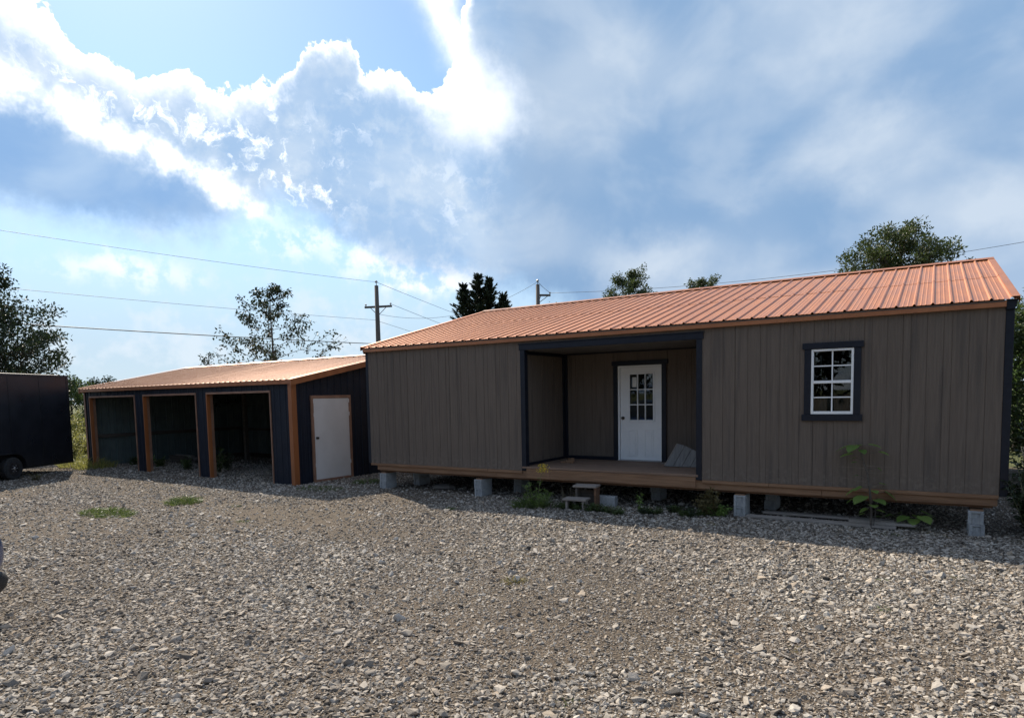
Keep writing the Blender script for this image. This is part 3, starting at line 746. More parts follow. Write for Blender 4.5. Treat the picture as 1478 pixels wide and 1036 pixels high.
# planks lying under the cabin
for (x0, y0, x1, y1, z, lab) in ((8.75, -.02, 10.95, -.12, .0, 'long grey weathered plank lying on gravel at the edge of the cabin shade'), (8.95, .34, 10.9, .30, .02, 'grey plank lying under the cabin behind the longer plank'), (10.3, .05, 11.2, -.02, .045, 'short grey board resting across the end of the lying planks')):
    d = Vector((x1-x0, y1-y0, 0)); l_ = d.length
    o = box('plank', 'weathered_wood', None, -l_/2, l_/2, -.07, .07, 0, .038, .004); o.location = ((x0+x1)/2, (y0+y1)/2, gz((x0+x1)/2, (y0+y1)/2)+z+.012); o.rotation_euler = (R(2), R(rng.uniform(-.5, .5)), math.atan2(d.y, d.x)); tag(o, lab, 'plank')
o = box('flat_slab', 'dark_wood', None, -.3, .3, -.1, .1, 0, .03); o.location = (5.35, .25, gz(5.3, .2)+.03); o.rotation_euler = (0, .03, .15); tag(o, 'dark flat board lying on the ground behind the goldenrod', 'board')
m_ = MB(); rr_ = random.Random(5)
o = MB(); o.lathe((0, 0, 0), (0, 0, 1), [(-.03, .2), (.0, .26), (.05, .22), (.08, .1), (.085, .02)], 9)
o.v = [(x*1.3+rr_.uniform(-.02, .02), y*.8+rr_.uniform(-.02, .02), z+rr_.uniform(-.01, .01)) for x, y, z in o.v]
o = o.build('flat_rock', 'stone'); o.location = (1.75, .55, .03); tag(o, 'flat dark rock lying in the shade under the cabin between two block stacks', 'rock')

# ------------------------------------------------------------------ shed
SR = -.0238
shed = thing('shed', 'low navy metal shed with copper roof, three open bays and a white side door', 'shed', (-2.13, -.544, 0), SR)
SL = 10.98; SE = 2.60; SRY = 3.75; STAN = .205; SZR = SE+.05+STAN*(SRY+.25); SBY = 7.5
SBAY = 5.95
gtop = lambda y: SE+.035+STAN*(min(y, SBY-y))
def ribwall(parent, u0, u1, z0, ztf, to, mat='navy_sheet', name='wall_panel', ph=0.):
    """ribbed sheet between u0,u1; top given by ztf(u)"""
    m_ = MB(); us = []; x = u0
    pts = [(u0, 0.)]
    p = math.ceil((u0-ph)/.2286)*.2286+ph
    while p < u1-.05:
        for du, hh in ((0., 0.), (.012, .018), (.03, .018), (.042, 0.)): 
            if p+du > pts[-1][0]: pts.append((p+du, hh))
        for q_ in (.1, .15):
            for du, hh in ((0., 0.), (.008, .005), (.016, 0.)):
                if p+q_+du < u1-.002: pts.append((p+q_+du, hh))
        p += .2286
    pts.append((u1, 0.))
    n_ = len(pts)
    m_.v = [to(u, h, z0) for u, h in pts] + [to(u, h, ztf(u)) for u, h in pts]
    m_.f = [(i, i+1, n_+i+1, n_+i) for i in range(n_-1)]
    return m_.build(name, mat, parent)
sf = lambda u, h, z: (-u, -h, z)
flat = lambda u: SE
OZ = 2.345
bays = [(.848, 3.694), (4.232, 7.119), (7.648, 10.622)]
cols = [(0, .848), (3.694, 4.232), (7.119, 7.648), (10.622, SL)]
for a, b_ in cols: ribwall(shed, a+.002, b_-.002, .0, flat, sf)
for a, b_ in bays:
    n_ = 3
    for i in range(n_):
        u0 = a+(b_-a)*i/n_; u1 = a+(b_-a)*(i+1)/n_
        ribwall(shed, u0+.001, u1-.001, OZ, flat, sf)
for a, b_ in bays:
    for nm, bx in (('bay_jamb', (-b_-.012, -b_+.03, -.03, .075, -.02, OZ)), ('bay_head', (-b_-.012, -a+.012, -.03, .12, OZ+.001, OZ+.055)), ('bay_jamb', (-a-.02, -a+.014, -.03, .12, -.02, OZ))):
        box(nm, 'shed_trim' if bx[1]+b_ < .2 else 'shed_trim_dull', shed, *bx, bevel=.002)
    # timber post behind the left jamb, facing into the bay
    box('post', 'shed_trim_dull', shed, -b_-.05, -b_+.01, .08, .17, -.02, OZ+.05, .003)
# corner trims
m_ = MB(); m_.box(-.105, .028, -.032, -.021, 0, SE+.02); m_.box(.022, .031, -.0205, .115, 0, SE+.02); m_.build('corner_trim', 'shed_trim', shed)
m_ = MB(); m_.box(-SL-.025, -SL+.07, -.032, -.021, 0, SE+.02); m_.box(-SL-.03, -SL-.022, -.0205, .1, 0, SE+.02); m_.build('corner_trim', 'shed_trim_dull', shed)
# side wall with door
sr = lambda u, h, z: (h, u, z)
D0, D1, DZ = .556, 1.90, 2.25
ribwall(shed, 0.0, D0, 0, gtop, sr); ribwall(shed, D1, 2.75, 0, gtop, sr); ribwall(shed, D0, D1, DZ, gtop, sr)
for a in (2.75, 3.66, 4.57, 5.48, 6.40): ribwall(shed, a, min(SBY, a+.915), 0, gtop, sr)
sl_ = lambda u, h, z: (-SL-h, u, z)
for i in range(9):
    a = i*.915
    if a < SBY-.1: ribwall(shed, a, min(SBY, a+.915), 0, gtop, sl_)
for i in range(12): ribwall(shed, i*.915, (i+1)*.915, 0, flat, lambda u, h, z: (-u, SBY+h, z))
# interior back wall, partition and girts
for i in range(12):
    ribwall(shed, i*.915, (i+1)*.915, 0, lambda u: SE+.25, lambda u, h, z: (-u, SBAY-h, z), 'sheet_back', 'back_wall_panel')
box('girt', 'dark_wood', shed, -SL+.05, -.05, SBAY-.10, SBAY-.025, .94, 1.03)
for i in range(7):
    a = i*.84+.03
    ribwall(shed, a, a+.838, 0, lambda u: gtop(u)-.08, lambda u, h, z: (-.06-h, u, z), 'navy_sheet', 'lining_panel')
    ribwall(shed, a, a+.838, 0, lambda u: gtop(u)-.08, lambda u, h, z: (-SL+.03+h, u, z), 'sheet_back', 'lining_panel')
box('girt', 'dark_wood', shed, -SL+.06, -SL+.13, .06, SBAY-.12, .97, 1.09)
box('girt', 'dark_wood', shed, -.16, -.085, .05, SBAY-.12, .94, 1.03)
for x in (3.96, 7.38):
    box('post', 'dark_wood', shed, -x-.06, -x+.06, 3.6, 3.72, -.02, 3.2)
for i in range(12): box('rafter', 'dark_wood', shed, -SL+.1+i*.96, -SL+.14+i*.96, .05, SRY, 2.50, 2.58)
# door
fr = MB(); fr.box(.0, .04, D0, D0+.075, .04, DZ); fr.box(.0, .04, D1-.075, D1, .04, DZ); fr.box(.0, .04, D0+.075, D1-.075, DZ-.075, DZ); fr.box(.0, .045, D0, D1, .0, .06)
sdoor = box('side_door', 'shed_door_paint', shed, .004, .03, D0+.078, D1-.078, .063, DZ-.078, .003)
sdoor['label'] = 'plain off white shed door in brown frame'
fr.build('door_frame', 'shed_trim_dull', sdoor)
for y in (D0+.085, D1-.085):
    for z in (.45, 1.75, 2.1): box('hinge', 'shed_door_paint', sdoor, .031, .042, y-.02, y+.02, z-.05, z+.05)
kb = MB(); kb.lathe((.03, D0+.15, 1.15), (1, 0, 0), [(0, .033), (.008, .033), (.01, .013), (.035, .012), (.04, .027), (.06, .03), (.072, .02), (.074, .004)], 14); kb.build('door_knob', 'dark_bronze', sdoor, smooth=True)
# roof
sw2 = 4*.2286; pa2 = math.atan(STAN); e0 = -.12; elen = (SRY-e0)/math.cos(pa2)
n2 = 12; spf = rib_profile(sw2, h=.016, minor=False); ssme = sheet(spf, elen).mesh('roof_panel', 'shed_roof'); 
blen = (SBY+.15-SRY)/math.cos(pa2); sbme = sheet(spf, blen).mesh('roof_panel', 'shed_roof')
wid = SL+.32; scl = wid/(n2*sw2); ze = SE+.055
for i in range(n2):
    o = link('roof_panel', ssme, shed); o.location = (-SL-.16+i*sw2*scl, e0, ze); o.rotation_euler = (pa2+rng.uniform(-.001, .001), 0, 0); o.scale = (scl, 1, 1)
    o = link('roof_panel', sbme, shed); o.location = (.16-i*sw2*scl, SBY+.15, ze+math.tan(pa2)*(SRY-e0)-math.tan(pa2)*(SBY+.15-SRY)); o.rotation_euler = (pa2, 0, math.pi); o.scale = (scl, 1, 1)
zrg = ze+math.tan(pa2)*(SRY-e0)
m_ = MB(); m_.prism([(-SL-.17, SRY-.15, zrg-.03+.03), (-SL-.17, SRY, zrg+.03), (-SL-.17, SRY+.15, zrg-.03+.03), (-SL-.17, SRY, zrg+.042)], (wid+.02, 0, 0)); m_.build('ridge_cap', 'shed_roof', shed)
for i in range(4):
    a = -SL-.15+i*wid/4; box('eave_fascia', 'shed_trim', shed, a+.001, a+wid/4-.001, e0+.012, e0+.04, SE-.055, SE+.045)
for xr in (.10, -SL-.155):
    m_ = MB(); zf = lambda y: ze+math.tan(pa2)*(y-e0)
    m_.prism([(xr, e0+.0, zf(e0)-.15), (xr+.055, e0+.0, zf(e0)-.15), (xr+.055, e0, zf(e0)-.006), (xr, e0, zf(e0)-.006)], (0, SRY-e0, math.tan(pa2)*(SRY-e0))); m_.build('rake_fascia', 'shed_trim', shed)
    m_ = MB(); x2 = xr-.02
    m_.prism([(x2, e0-.005, zf(e0)+.024), (x2+.085, e0-.005, zf(e0)+.024), (x2+.085, e0-.005, zf(e0)+.031), (x2, e0-.005, zf(e0)+.031)], (0, SRY-e0, math.tan(pa2)*(SRY-e0))); m_.build('rake_flashing', 'shed_roof', shed)
for (ya, yb) in ((e0+.05, SRY),):
    m_ = MB(); m_.prism([(-SL-.09, ya, zf(ya)-.02), (-SL-.09, ya, zf(ya)-.04), (-SL-.09, yb, zf(yb)-.04), (-SL-.09, yb, zf(yb)-.02)], (wid-.16, 0, 0)); m_.build('roof_deck', 'dark_wood', shed)
def shw(u, d, z=0):     # shed coords -> world
    c_, s_ = math.cos(SR), math.sin(SR); return Vector((-2.13 - c_*u - s_*d, -.544 - s_*u + c_*d, z))
# stacked timber in the far bay
tp = [(8.0+.9+.1*i, 2.2+.3*(i % 2), .02+.075*(i//2)) for i in range(6)]
for i, (u, d, z) in enumerate(tp):
    p = shw(u, d); o = box('timber', 'weathered_wood' if i % 2 else 'dark_wood', None, -.62, .62, -.07, .07, 0, .07, .004); o.location = (p.x, p.y, z); o.rotation_euler = (0, 0, rng.uniform(-.15, .15)); tag(o, 'short weathered timber in the low pile inside the shed bay nearest the trailer', 'timber', 'timbers piled in the shed')

# ------------------------------------------------------------------ trailer
tth = R(118); td = Vector((math.cos(tth), math.sin(tth), 0)); fc = Vector((-12.33, -1.12, 0)); TL, TW = 5.4, 2.1
# local: x along trailer towards its far end, y to its left; origin = ground below far right corner
trl = thing('cargo_trailer', 'black enclosed cargo trailer parked at the end of the shed', 'trailer', fc, tth)
def TY(y): return y
bd = MB(); bd.box(-TL, 0, 0, TW, .30, 3.02); bd.build('body', 'trailer_black', trl, bevel=.02)
m_ = MB(); m_.box(-TL-.01, .012, -.012, .03, 3.0, 3.075); m_.box(-TL-.01, .012, TW-.03, TW+.012, 3.0, 3.075); m_.box(-.03, .012, .03, TW-.03, 3.0, 3.075); m_.build('roof_rail', 'trailer_trim', trl)
rp = MB(); rp.prism([(-TL, .03, 3.02), (-TL, TW-.03, 3.02), (-TL, TW-.3, 3.10), (-TL, .3, 3.10)], (TL-.03, 0, 0)); rp.build('roof', 'trailer_trim', trl)
for i in range(5):
    x = -i*1.15-.04; box('corner_post' if i == 0 else 'seam_strip', 'trailer_trim', trl, x-.04 if i == 0 else x-.012, x+.045 if i == 0 else x+.012, -.006 if i else -.008, -.0005, .32, 3.0)
box('sill_rail', 'trailer_trim', trl, -TL, .0, -.014, .04, .26, .34)
wx = -2.55
for w_ in range(2):
    x = wx - w_*.82
    wl = MB(); wl.lathe((x, -.20, .33), (0, 1, 0), [(0, .2), (.0, .30), (.03, .33), (.18, .33), (.21, .30), (.21, .2)], 28); whl = wl.build('wheel', 'rubber', trl, smooth=False)
    rm = MB(); rm.lathe((x, -.205, .33), (0, 1, 0), [(.0, .19), (.03, .2), (.06, .19), (.06, .0)], 24); rm.build('rim', 'rim_steel', whl)
    for k_ in range(6):
        a = k_*math.pi/3; lg = MB(); lg.lathe((x+.09*math.cos(a), -.20, .33+.09*math.sin(a)), (0, -1, 0), [(0, .016), (.02, .014), (.022, .002)], 8); lg.build('lug_nut', 'rim_silver', whl)
    hb = MB(); hb.lathe((x, -.17, .33), (0, -1, 0), [(0, .055), (.05, .05), (.06, .03)], 12); hb.build('hub', 'rim_silver', whl)
fn = MB()
n_ = 16
for i in range(n_):
    a0 = math.pi*i/n_; a1 = math.pi*(i+1)/n_; cxm = wx-.41
    f_ = lambda a, r_: (cxm + (.41 if math.cos(a) > 0 else -.41)*1.0 + math.cos(a)*r_, .33+math.sin(a)*r_)
    (xa, za), (xb, zb_) = f_(a0, .42), f_(a1, .42); (xc, zc_), (xd, zd_) = f_(a1, .44), f_(a0, .44)
    fn.prism([(xa, -.24, za), (xb, -.24, zb_), (xc, -.24, zc_), (xd, -.24, zd_)], (0, .238, 0))
fn.build('fender', 'trailer_trim', trl)
box('axle', 'trailer_trim', trl, wx-.05, wx+.05, .02, TW-.02, .28, .36)
box('tail_lamp', 'lamp_lens', trl, .001, .012, .1, .3, .45, .55)
m_ = MB(); m_.box(-TL-1.2, -TL, TW/2-.05, TW/2+.05, .30, .40); m_.tube([(-TL-.9, TW/2, .38), (-TL-.9, TW/2, .0)], .03, 8); m_.build('tongue', 'trailer_trim', trl)

# ------------------------------------------------------------------ parked car (only its nose reaches into view)
car = thing('parked_car', 'dark blue parked car with black lower bumper at the gravel edge', 'car', (3.875, -9.245, 0), yaw+R(6)); car.scale = (1.05, 1.05, 1.16)
# local: +x forward (nose at x=0), body towards -x
CL, CW = 4.4, .9
sta = [(0.0, .50, .62, .72, .60), (-.06, .34, .62, .80, .74), (-.25, .26, .66, .90, .84), (-.8, .24, .72, .98, .90), (-1.35, .24, .78, 1.04, .90), (-2.2, .24, .82, 1.05, .92), (-3.2, .24, .84, 1.06, .92), (-3.9, .26, .86, 1.06, .88), (-4.3, .34, .84, 1.02, .78), (-4.4, .5, .8, .94, .66)]
bm_ = MB()
for (x, zb_, zm_, zt_, hw) in sta:
    bm_.v += [(x, -hw*.86, zb_), (x, -hw, zb_+.12), (x, -hw*1.0, zm_), (x, -hw*.93, zt_-.05), (x, -hw*.6, zt_), (x, 0, zt_+.02), (x, hw*.6, zt_), (x, hw*.93, zt_-.05), (x, hw, zm_), (x, hw, zb_+.12), (x, hw*.86, zb_)]
k_ = 11
for i in range(len(sta)-1):
    for j in range(k_):
        a, b_ = i*k_+j, i*k_+(j+1) % k_; bm_.f.append((a, a+k_, b_+k_, b_))
bm_.f.append(tuple(range(k_))); bm_.f.append(tuple((len(sta)-1)*k_+j for j in range(k_-1, -1, -1)))
body = bm_.build('body', 'car_paint', car, smooth=True); sb = body.modifiers.new('sub', 'SUBSURF'); sb.levels = sb.render_levels = 2
gs = MB()
gst = [(-1.05, 1.02, 1.03, .74), (-1.85, 1.03, 1.50, .62), (-2.6, 1.03, 1.56, .62), (-3.4, 1.03, 1.50, .60), (-4.05, 1.03, 1.05, .72)]
for (x, z0, z1, hw) in gst: gs.v += [(x, -.82, z0), (x, -hw, z1), (x, hw, z1), (x, .82, z0)]
for i in range(len(gst)-1):
    for j in range(3): gs.f.append((i*4+j, i*4+j+4, i*4+j+5, i*4+j+1))
gs.build('windows', 'car_glass', car)
rf = MB(); rf.prism([(-1.9, -.6, 1.505), (-2.6, -.62, 1.565), (-3.35, -.6, 1.51), (-3.35, -.6, 1.545), (-2.6, -.62, 1.60), (-1.9, -.6, 1.54)], (0, 1.22, 0)); rf.build('roof', 'car_paint', car)
bp = MB()
for x, zb_, zt_, hw in ((.045, .22, .44, .5), (.02, .17, .50, .72), (-.12, .16, .50, .86), (-.5, .18, .42, .915)):
    bp.v += [(x, -hw, zb_), (x, -hw, zt_), (x, hw, zt_), (x, hw, zb_)]
for i in range(3):
    for j in range(4): bp.f.append((i*4+j, i*4+4+j, i*4+4+(j+1) % 4, i*4+(j+1) % 4))
bp.f += [(0, 1, 2, 3), (15, 14, 13, 12)]
o = bp.build('bumper', 'black_plastic', car, smooth=True); sb = o.modifiers.new('sub', 'SUBSURF'); sb.levels = sb.render_levels = 2
for s_ in (-1, 1):
    for x in (-.85, -3.5):
        wl = MB(); wl.lathe((x, s_*.76, .34), (0, s_, 0), [(-.1, .2), (-.1, .31), (-.06, .34), (.1, .34), (.14, .31), (.14, .2)], 28); whl = wl.build('wheel', 'rubber', car)
        rm = MB(); rm.lathe((x, s_*.76, .34), (0, s_, 0), [(.1, .205), (.145, .205), (.12, .17), (.125, .03), (.13, .01)], 20); rm.build('rim', 'rim_silver', whl)
        ar = MB(); ar.lathe((x, s_*.80, .36), (0, s_, 0), [(.0, .40), (.118, .40), (.119, .2)], 28); ar.build('wheel_arch', 'black_plastic', car)
    hl = MB(); hl.hexa([(-.07, s_*.5, .66), (-.3, s_*.82, .68), (-.3, s_*.80, .70), (-.09, s_*.5, .69), (-.10, s_*.5, .78), (-.34, s_*.80, .83), (-.34, s_*.78, .83), (-.12, s_*.5, .79)]); hl.build('headlight', 'lamp_lens', car)

# ------------------------------------------------------------------ foliage helpers
def leaf(mb, p, d, n_, l_, w_, fold=.25):
    """one leaf: 4-vert folded rhomb + tip, p base, d direction, n_ normal"""
    d = d.normalized(); s_ = d.cross(n_)
    s_ = s_.normalized() if s_.length > 1e-5 else d.orthogonal().normalized(); n_ = s_.cross(d)
    k_ = len(mb.v)
    mb.v += [tuple(p), tuple(p + d*l_*.45 + s_*w_*.5 + n_*w_*fold), tuple(p + d*l_), tuple(p + d*l_*.45 - s_*w_*.5 + n_*w_*fold)]
    mb.f += [(k_, k_+1, k_+2), (k_, k_+2, k_+3)]
def rv(r_): 
    while True:
        v_ = Vector((r_.uniform(-1, 1), r_.uniform(-1, 1), r_.uniform(-1, 1)))
        if .05 < v_.length < 1: return v_
def limb(r_, p, d, l_, up=.15, n_=5, wob=.25):
    pts = [Vector(p)]; d = d.normalized()
    for i in range(n_):
        d = (d + rv(r_)*wob*.5 + Vector((0, 0, up))*.3).normalized(); pts.append(pts[-1] + d*l_/n_)
    return pts
def tree(name, label, x, y, H, base, rad, leafm, seed, nl=14, sub=4, per=26, ls=.16, group=None, shape='round', gap=.0, trunk_r=.12, lean=(0, 0), clump=.42, fill=0):
    """tapered trunk, limbs, twigs and leaf clumps; shape sets limb length over height"""
    r_ = random.Random(seed); root = thing(name, label, 'tree', (x, y, 0), 0, group)
    tk = MB(); cr_ = MB(); n_ = 9
    tp_ = [Vector((lean[0]*(i/n_)**1.5 + r_.uniform(-.05, .05)*H*.06, lean[1]*(i/n_)**1.5 + r_.uniform(-.05, .05)*H*.06, -.05 + (H*.96)*i/n_)) for i in range(n_+1)]
    tk.tube(tp_, [trunk_r*(1-.93*i/n_) + .008 for i in range(n_+1)], 8)
    def at(z):
        f_ = max(0, min(.999, z/(H*.96)))*n_; i = int(f_); return tp_[i].lerp(tp_[i+1], f_-i)
    for i in range(nl):
        t_ = (i+.5)/nl; z = base + (H*.95-base)*t_
        if shape == 'round': prof_ = math.sqrt(max(.03, 1-(2*t_-.85)**2*.75))
        elif shape == 'cone': prof_ = (1-t_)*.95 + .12
        elif shape == 'spread': prof_ = (1-t_**1.4)*.9 + .16
        else: prof_ = .9
        ll = rad*prof_*r_.uniform(.72, 1.12); a = i*2.4 + r_.uniform(-.5, .5)
        upd = .25+.9*t_ if shape != 'cone' else .15+.2*t_
        d = Vector((math.cos(a), math.sin(a), upd*r_.uniform(.6, 1.2)))
        lp = limb(r_, at(z), d, ll, .12)
        tk.tube(lp, [max(.006, trunk_r*.34*(1-t_*.6)*(1-.85*k_/5)) for k_ in range(6)], 5, False)
        spots = []
        for s_ in range(sub):
            q_ = lp[r_.randint(2, 5)]; sd_ = (d.normalized() + rv(r_)*1.0).normalized()
            sp_ = limb(r_, q_, sd_, ll*r_.uniform(.25, .5), .1, 3); tk.tube(sp_, [.012, .009, .006, .004], 4, False)
            spots += sp_[1:]
        spots += lp[2:]
        for q_ in spots:
            if r_.random() < gap: continue
            cs_ = clump*r_.uniform(.6, 1.2)
            for k_ in range(int(per*r_.uniform(.5, 1.3))):
                o_ = rv(r_)*cs_; o_.z *= .75
                d_ = (o_ + Vector((0, 0, -.12)) + rv(r_)*.4)
                leaf(cr_, q_ + o_, d_, rv(r_) + Vector((0, 0, .7)), ls*r_.uniform(.7, 1.3), ls*.55*r_.uniform(.7, 1.2))
    zc_ = (base+H)/2; hz_ = (H-base)/2
    for i in range(fill):      # twigs filling the crown's volume, thinner towards lumpy gaps
        v_ = rv(r_).normalized()*(r_.random()**.45)
        q_ = Vector((v_.x*rad, v_.y*rad, zc_ + v_.z*hz_*.97))
        g_ = mnoise.noise(q_*(2.2/rad) + Vector((seed*1.7, 0, 0)))
        if g_ < -.12 or v_.length > .93 + g_*.5: continue
        c0_ = at(max(base*.6, q_.z - .5*rad)); tk.tube([c0_.lerp(q_, .55), q_], [.012, .004], 4, False)
        for k_ in range(int(per*r_.uniform(.8, 2.2))):
            o_ = rv(r_)*clump*r_.uniform(.7, 1.1); o_.z *= .8
            leaf(cr_, q_ + o_, o_ + rv(r_)*.4 + Vector((0, 0, .15)), rv(r_) + Vector((0, 0, .7)), ls*r_.uniform(.7, 1.3), ls*.55*r_.uniform(.7, 1.2))
    tk.build('trunk', 'bark', root, smooth=True); cr_.build('crown', leafm, root)
    return root
def conifer(name, label, x, y, H, rad, seed, tips=((0, 0, 1.0),), group=None):
    r_ = random.Random(seed); root = thing(name, label, 'tree', (x, y, 0), 0, group); tk = MB(); cr_ = MB()
    for (ox, oy, hs) in tips:
        h_ = H*hs; tk.tube([(0, 0, 0), (ox*.8, oy*.8, h_*.45), (ox, oy, h_)], [.16, .09, .01], 8)
        nw = int(150*hs)
        for i in range(nw):
            t_ = (i+r_.random())/nw; z = h_*(.45 + .55*t_)
            for k_ in range(1):
                a = i*2.4 + r_.uniform(-.5, .5); ll = rad*(1-t_**1.5*.88)*r_.uniform(.45, 1.15)*(.75 if (ox or oy) else 1)
                d = Vector((math.cos(a), math.sin(a), r_.uniform(.2, 1.0)))
                c0 = Vector((ox*min(1, z/h_+.1), oy*min(1, z/h_+.1), z)); lp = limb(r_, c0, d, ll, .2, 4, .3)
                tk.tube(lp, [.02, .015, .01, .007, .004], 4, False)
                for s_ in range(4):
                    for q_ in range(9):
                        p = lp[s_].lerp(lp[s_+1], q_/9); dd = (lp[s_+1]-lp[s_]).normalized()
                        for sg in (-1, 1):
                            side = dd.cross(Vector((0, 0, 1))).normalized()*sg
                            leaf(cr_, p, dd*.9 + side*.8 + Vector((0, 0, r_.uniform(-.4, .5))), rv(r_)+Vector((0, 0, 1)), r_.uniform(.12, .28), .06)
    tk.build('trunk', 'bark', root, smooth=True); cr_.build('crown', 'leaf_needle', root); return root
def polar(az, dist): return CAM.x - dist*math.sin(R(az)), CAM.y + dist*math.cos(R(az))

tree('broadleaf_tree', 'dark broadleaf tree standing behind the black trailer', *polar(70.3, 35), 7.9, .2, 2.9, 'leaf_dark', 11, 12, 4, 24, .15, shape='cone', trunk_r=.16, clump=.38, fill=800)
tree('young_tree', 'thin sparse young tree rising behind the blue shed roof', *polar(52.2, 30), 7.3, 1.4, 3.2, 'leaf_dark', 8, 36, 6, 8, .14, shape='cone', gap=.2, trunk_r=.07, clump=.2)
x_, y_ = polar(35.2, 40)
conifer('spruce_tree', 'dark spruce tree with several tips behind the cabin ridge', x_, y_, 9.2, 2.2, 3, ((0, 0, 1.0), (-.75, -.4, .95), (1.3, .8, .88), (.6, .35, .98)))
tree('treetop', 'small rounded treetop just showing over the ridge beside the second utility pole', *polar(27.9, 45), 8.5, 4, 1.0, 'leaf_olive', 21, 9, 3, 26, .17, shape='round', clump=.35)
tree('treetop', 'tiny treetop tip between the utility pole and the rounded tree', *polar(25.9, 45), 8.35, 4, .7, 'leaf_olive', 22, 8, 3, 22, .16, shape='round', clump=.3)
tree('round_tree', 'rounded olive green tree above the middle of the cabin ridge', *polar(22.4, 45), 10.2, 5, 1.9, 'leaf_olive', 23, 14, 5, 30, .15, shape='round', clump=.34, fill=170)
tree('upright_tree', 'small upright treetop over the ridge with loose twigs', *polar(16.4, 45), 9.6, 5.5, 1.4, 'leaf_olive', 24, 16, 4, 18, .16, shape='round', gap=.1, clump=.28, fill=40)
tree('big_tree', 'big dense olive green tree rising behind the bright end of the cabin roof', *polar(2.2, 32), 9.1, 4.9, 2.4, 'leaf_olive', 25, 14, 5, 26, .125, shape='cone', trunk_r=.18, clump=.30, fill=520)
tree('hedge_tree', 'leafy tree close behind the navy corner of the cabin', *polar(-6.6, 20), 3.9, .4, 1.9, 'leaf_mid', 26, 26, 6, 34, .11, shape='round', clump=.36)
tree('hedge_tree', 'lower bushy tree behind the leafy tree at the navy cabin corner', *polar(-5.0, 27), 3.6, .3, 1.9, 'leaf_bright', 27, 20, 5, 30, .12, shape='round', clump=.38)
tree('far_tree', 'distant hazy tree between trailer and shed', *polar(66.2, 46), 3.2, .5, 1.5, 'leaf_mid', 28, 16, 5, 24, .15, shape='round', clump=.4)
tree('far_tree', 'distant small tree peeking above the far corner of the shed roof', *polar(64.5, 50), 3.4, .5, 1.3, 'leaf_dark', 29, 13, 5, 20, .15, shape='round', clump=.35)
tree('thin_tree', 'bare topped thin tree tip behind the shed ridge', *polar(57.0, 34), 4.6, 2, 1.0, 'leaf_dark', 30, 9, 3, 5, .14, shape='spread', gap=.3, trunk_r=.06, clump=.2)
for i, (x_, y_, h_) in enumerate(((-6, -33, 9), (0, -31, 10.5), (6, -34, 11.5), (12, -30, 9.5), (18, -33, 11), (24, -29, 10), (-13, -30, 10))):
    tree('roadside_tree', 'dark tree in the row across the road, seen mirrored in the window panes', x_, y_, h_, 1.2, 4.0, 'leaf_dark', 300+i, 14, 4, 14, .5, 'trees across the road', shape='round', trunk_r=.2, clump=1.0)
def bush(name, label, x, y, H, rad, leafm, seed, stems=9, per=60, ls=.09, cat='bush', group=None, stemm='stem_green'):
    r_ = random.Random(seed); root = thing(name, label, cat, (x, y, gz(x, y)), 0, group); st = MB(); fo = MB()
    for i in range(stems):
        a = r_.uniform(0, 6.28); tl = r_.uniform(.1, 1.0)
        d = Vector((math.cos(a)*tl*rad/H, math.sin(a)*tl*rad/H, 1)); l_ = H*r_.uniform(.6, 1.05)
        lp = limb(r_, (math.cos(a)*rad*.15, math.sin(a)*rad*.15, -.02), d, l_, .05, 5, .3); st.tube(lp, [.012*(.3+H*.5)*(1-.15*k_) for k_ in range(6)], 4, False)
        for k_ in range(per):
            t_ = r_.uniform(.15, 1)*4.99; q_ = lp[int(t_)].lerp(lp[int(t_)+1], t_ % 1)
            dd = rv(r_); dd.z = dd.z*.5+.1
            leaf(fo, q_ + dd*rad*.18*r_.random(), dd, Vector((0, 0, 1))+rv(r_)*.6, ls*r_.uniform(.6, 1.35), ls*.5*r_.uniform(.7, 1.2))
    st.build('stems', stemm, root); fo.build('leaves', leafm, root); return root
def tuft(name, label, x, y, H, rad, n_, mat, seed, group=None, flat_=.6, sx=1., sy=1.):
    r_ = random.Random(seed); m_ = MB()
    for i in range(n_):
        a = r_.uniform(0, 6.28); rr_ = rad*math.sqrt(r_.random()); bx_, by_ = math.cos(a)*rr_*sx, math.sin(a)*rr_*sy
        d = Vector((r_.uniform(-1, 1)*flat_ + math.cos(a)*.3, r_.uniform(-1, 1)*flat_ + math.sin(a)*.3, 1)).normalized()
        h_ = H*r_.uniform(.4, 1.1)*(1.1-.6*rr_/rad); w_ = r_.uniform(.0035, .007)*(1+H); s_ = d.cross(Vector((math.cos(a*3), math.sin(a*3), .1))).normalized()*w_
        p = Vector((bx_, by_, -.01)); q_ = p + d*h_*.55; e_ = q_ + (d + Vector((d.x, d.y, -.55)))*h_*.4
        k_ = len(m_.v); m_.v += [tuple(p-s_), tuple(p+s_), tuple(q_-s_*.8), tuple(q_+s_*.8), tuple(e_)]
        m_.f += [(k_, k_+1, k_+3, k_+2), (k_+2, k_+3, k_+4)]
    o_ = m_.build(name, mat); o_.location = (x, y, gz(x, y)); tag(o_, label, 'grass', group); return o_

# weeds along the yard edge between trailer and shed
for i in range(7):
    x_, y_ = polar(66.3 + rng.uniform(-1.6, 1.6), 30+i*1.6)
    bush('tall_weed', 'yellow green tall weed in the sunny gap between trailer and shed', x_, y_, 1.1+.15*i, .8, 'weed_yellow', 60+i, 12, 60, .13, 'weed', 'weeds in the gap')
for i in range(5):
    x_, y_ = polar(65.9 + rng.uniform(-1.2, 1.2), 26+i)
    tuft('tall_grass', 'tall yellow green grass clump in the gap between trailer and shed', x_, y_, .7, .6, 260, 'weed_yellow', 80+i, 'grass in the gap')

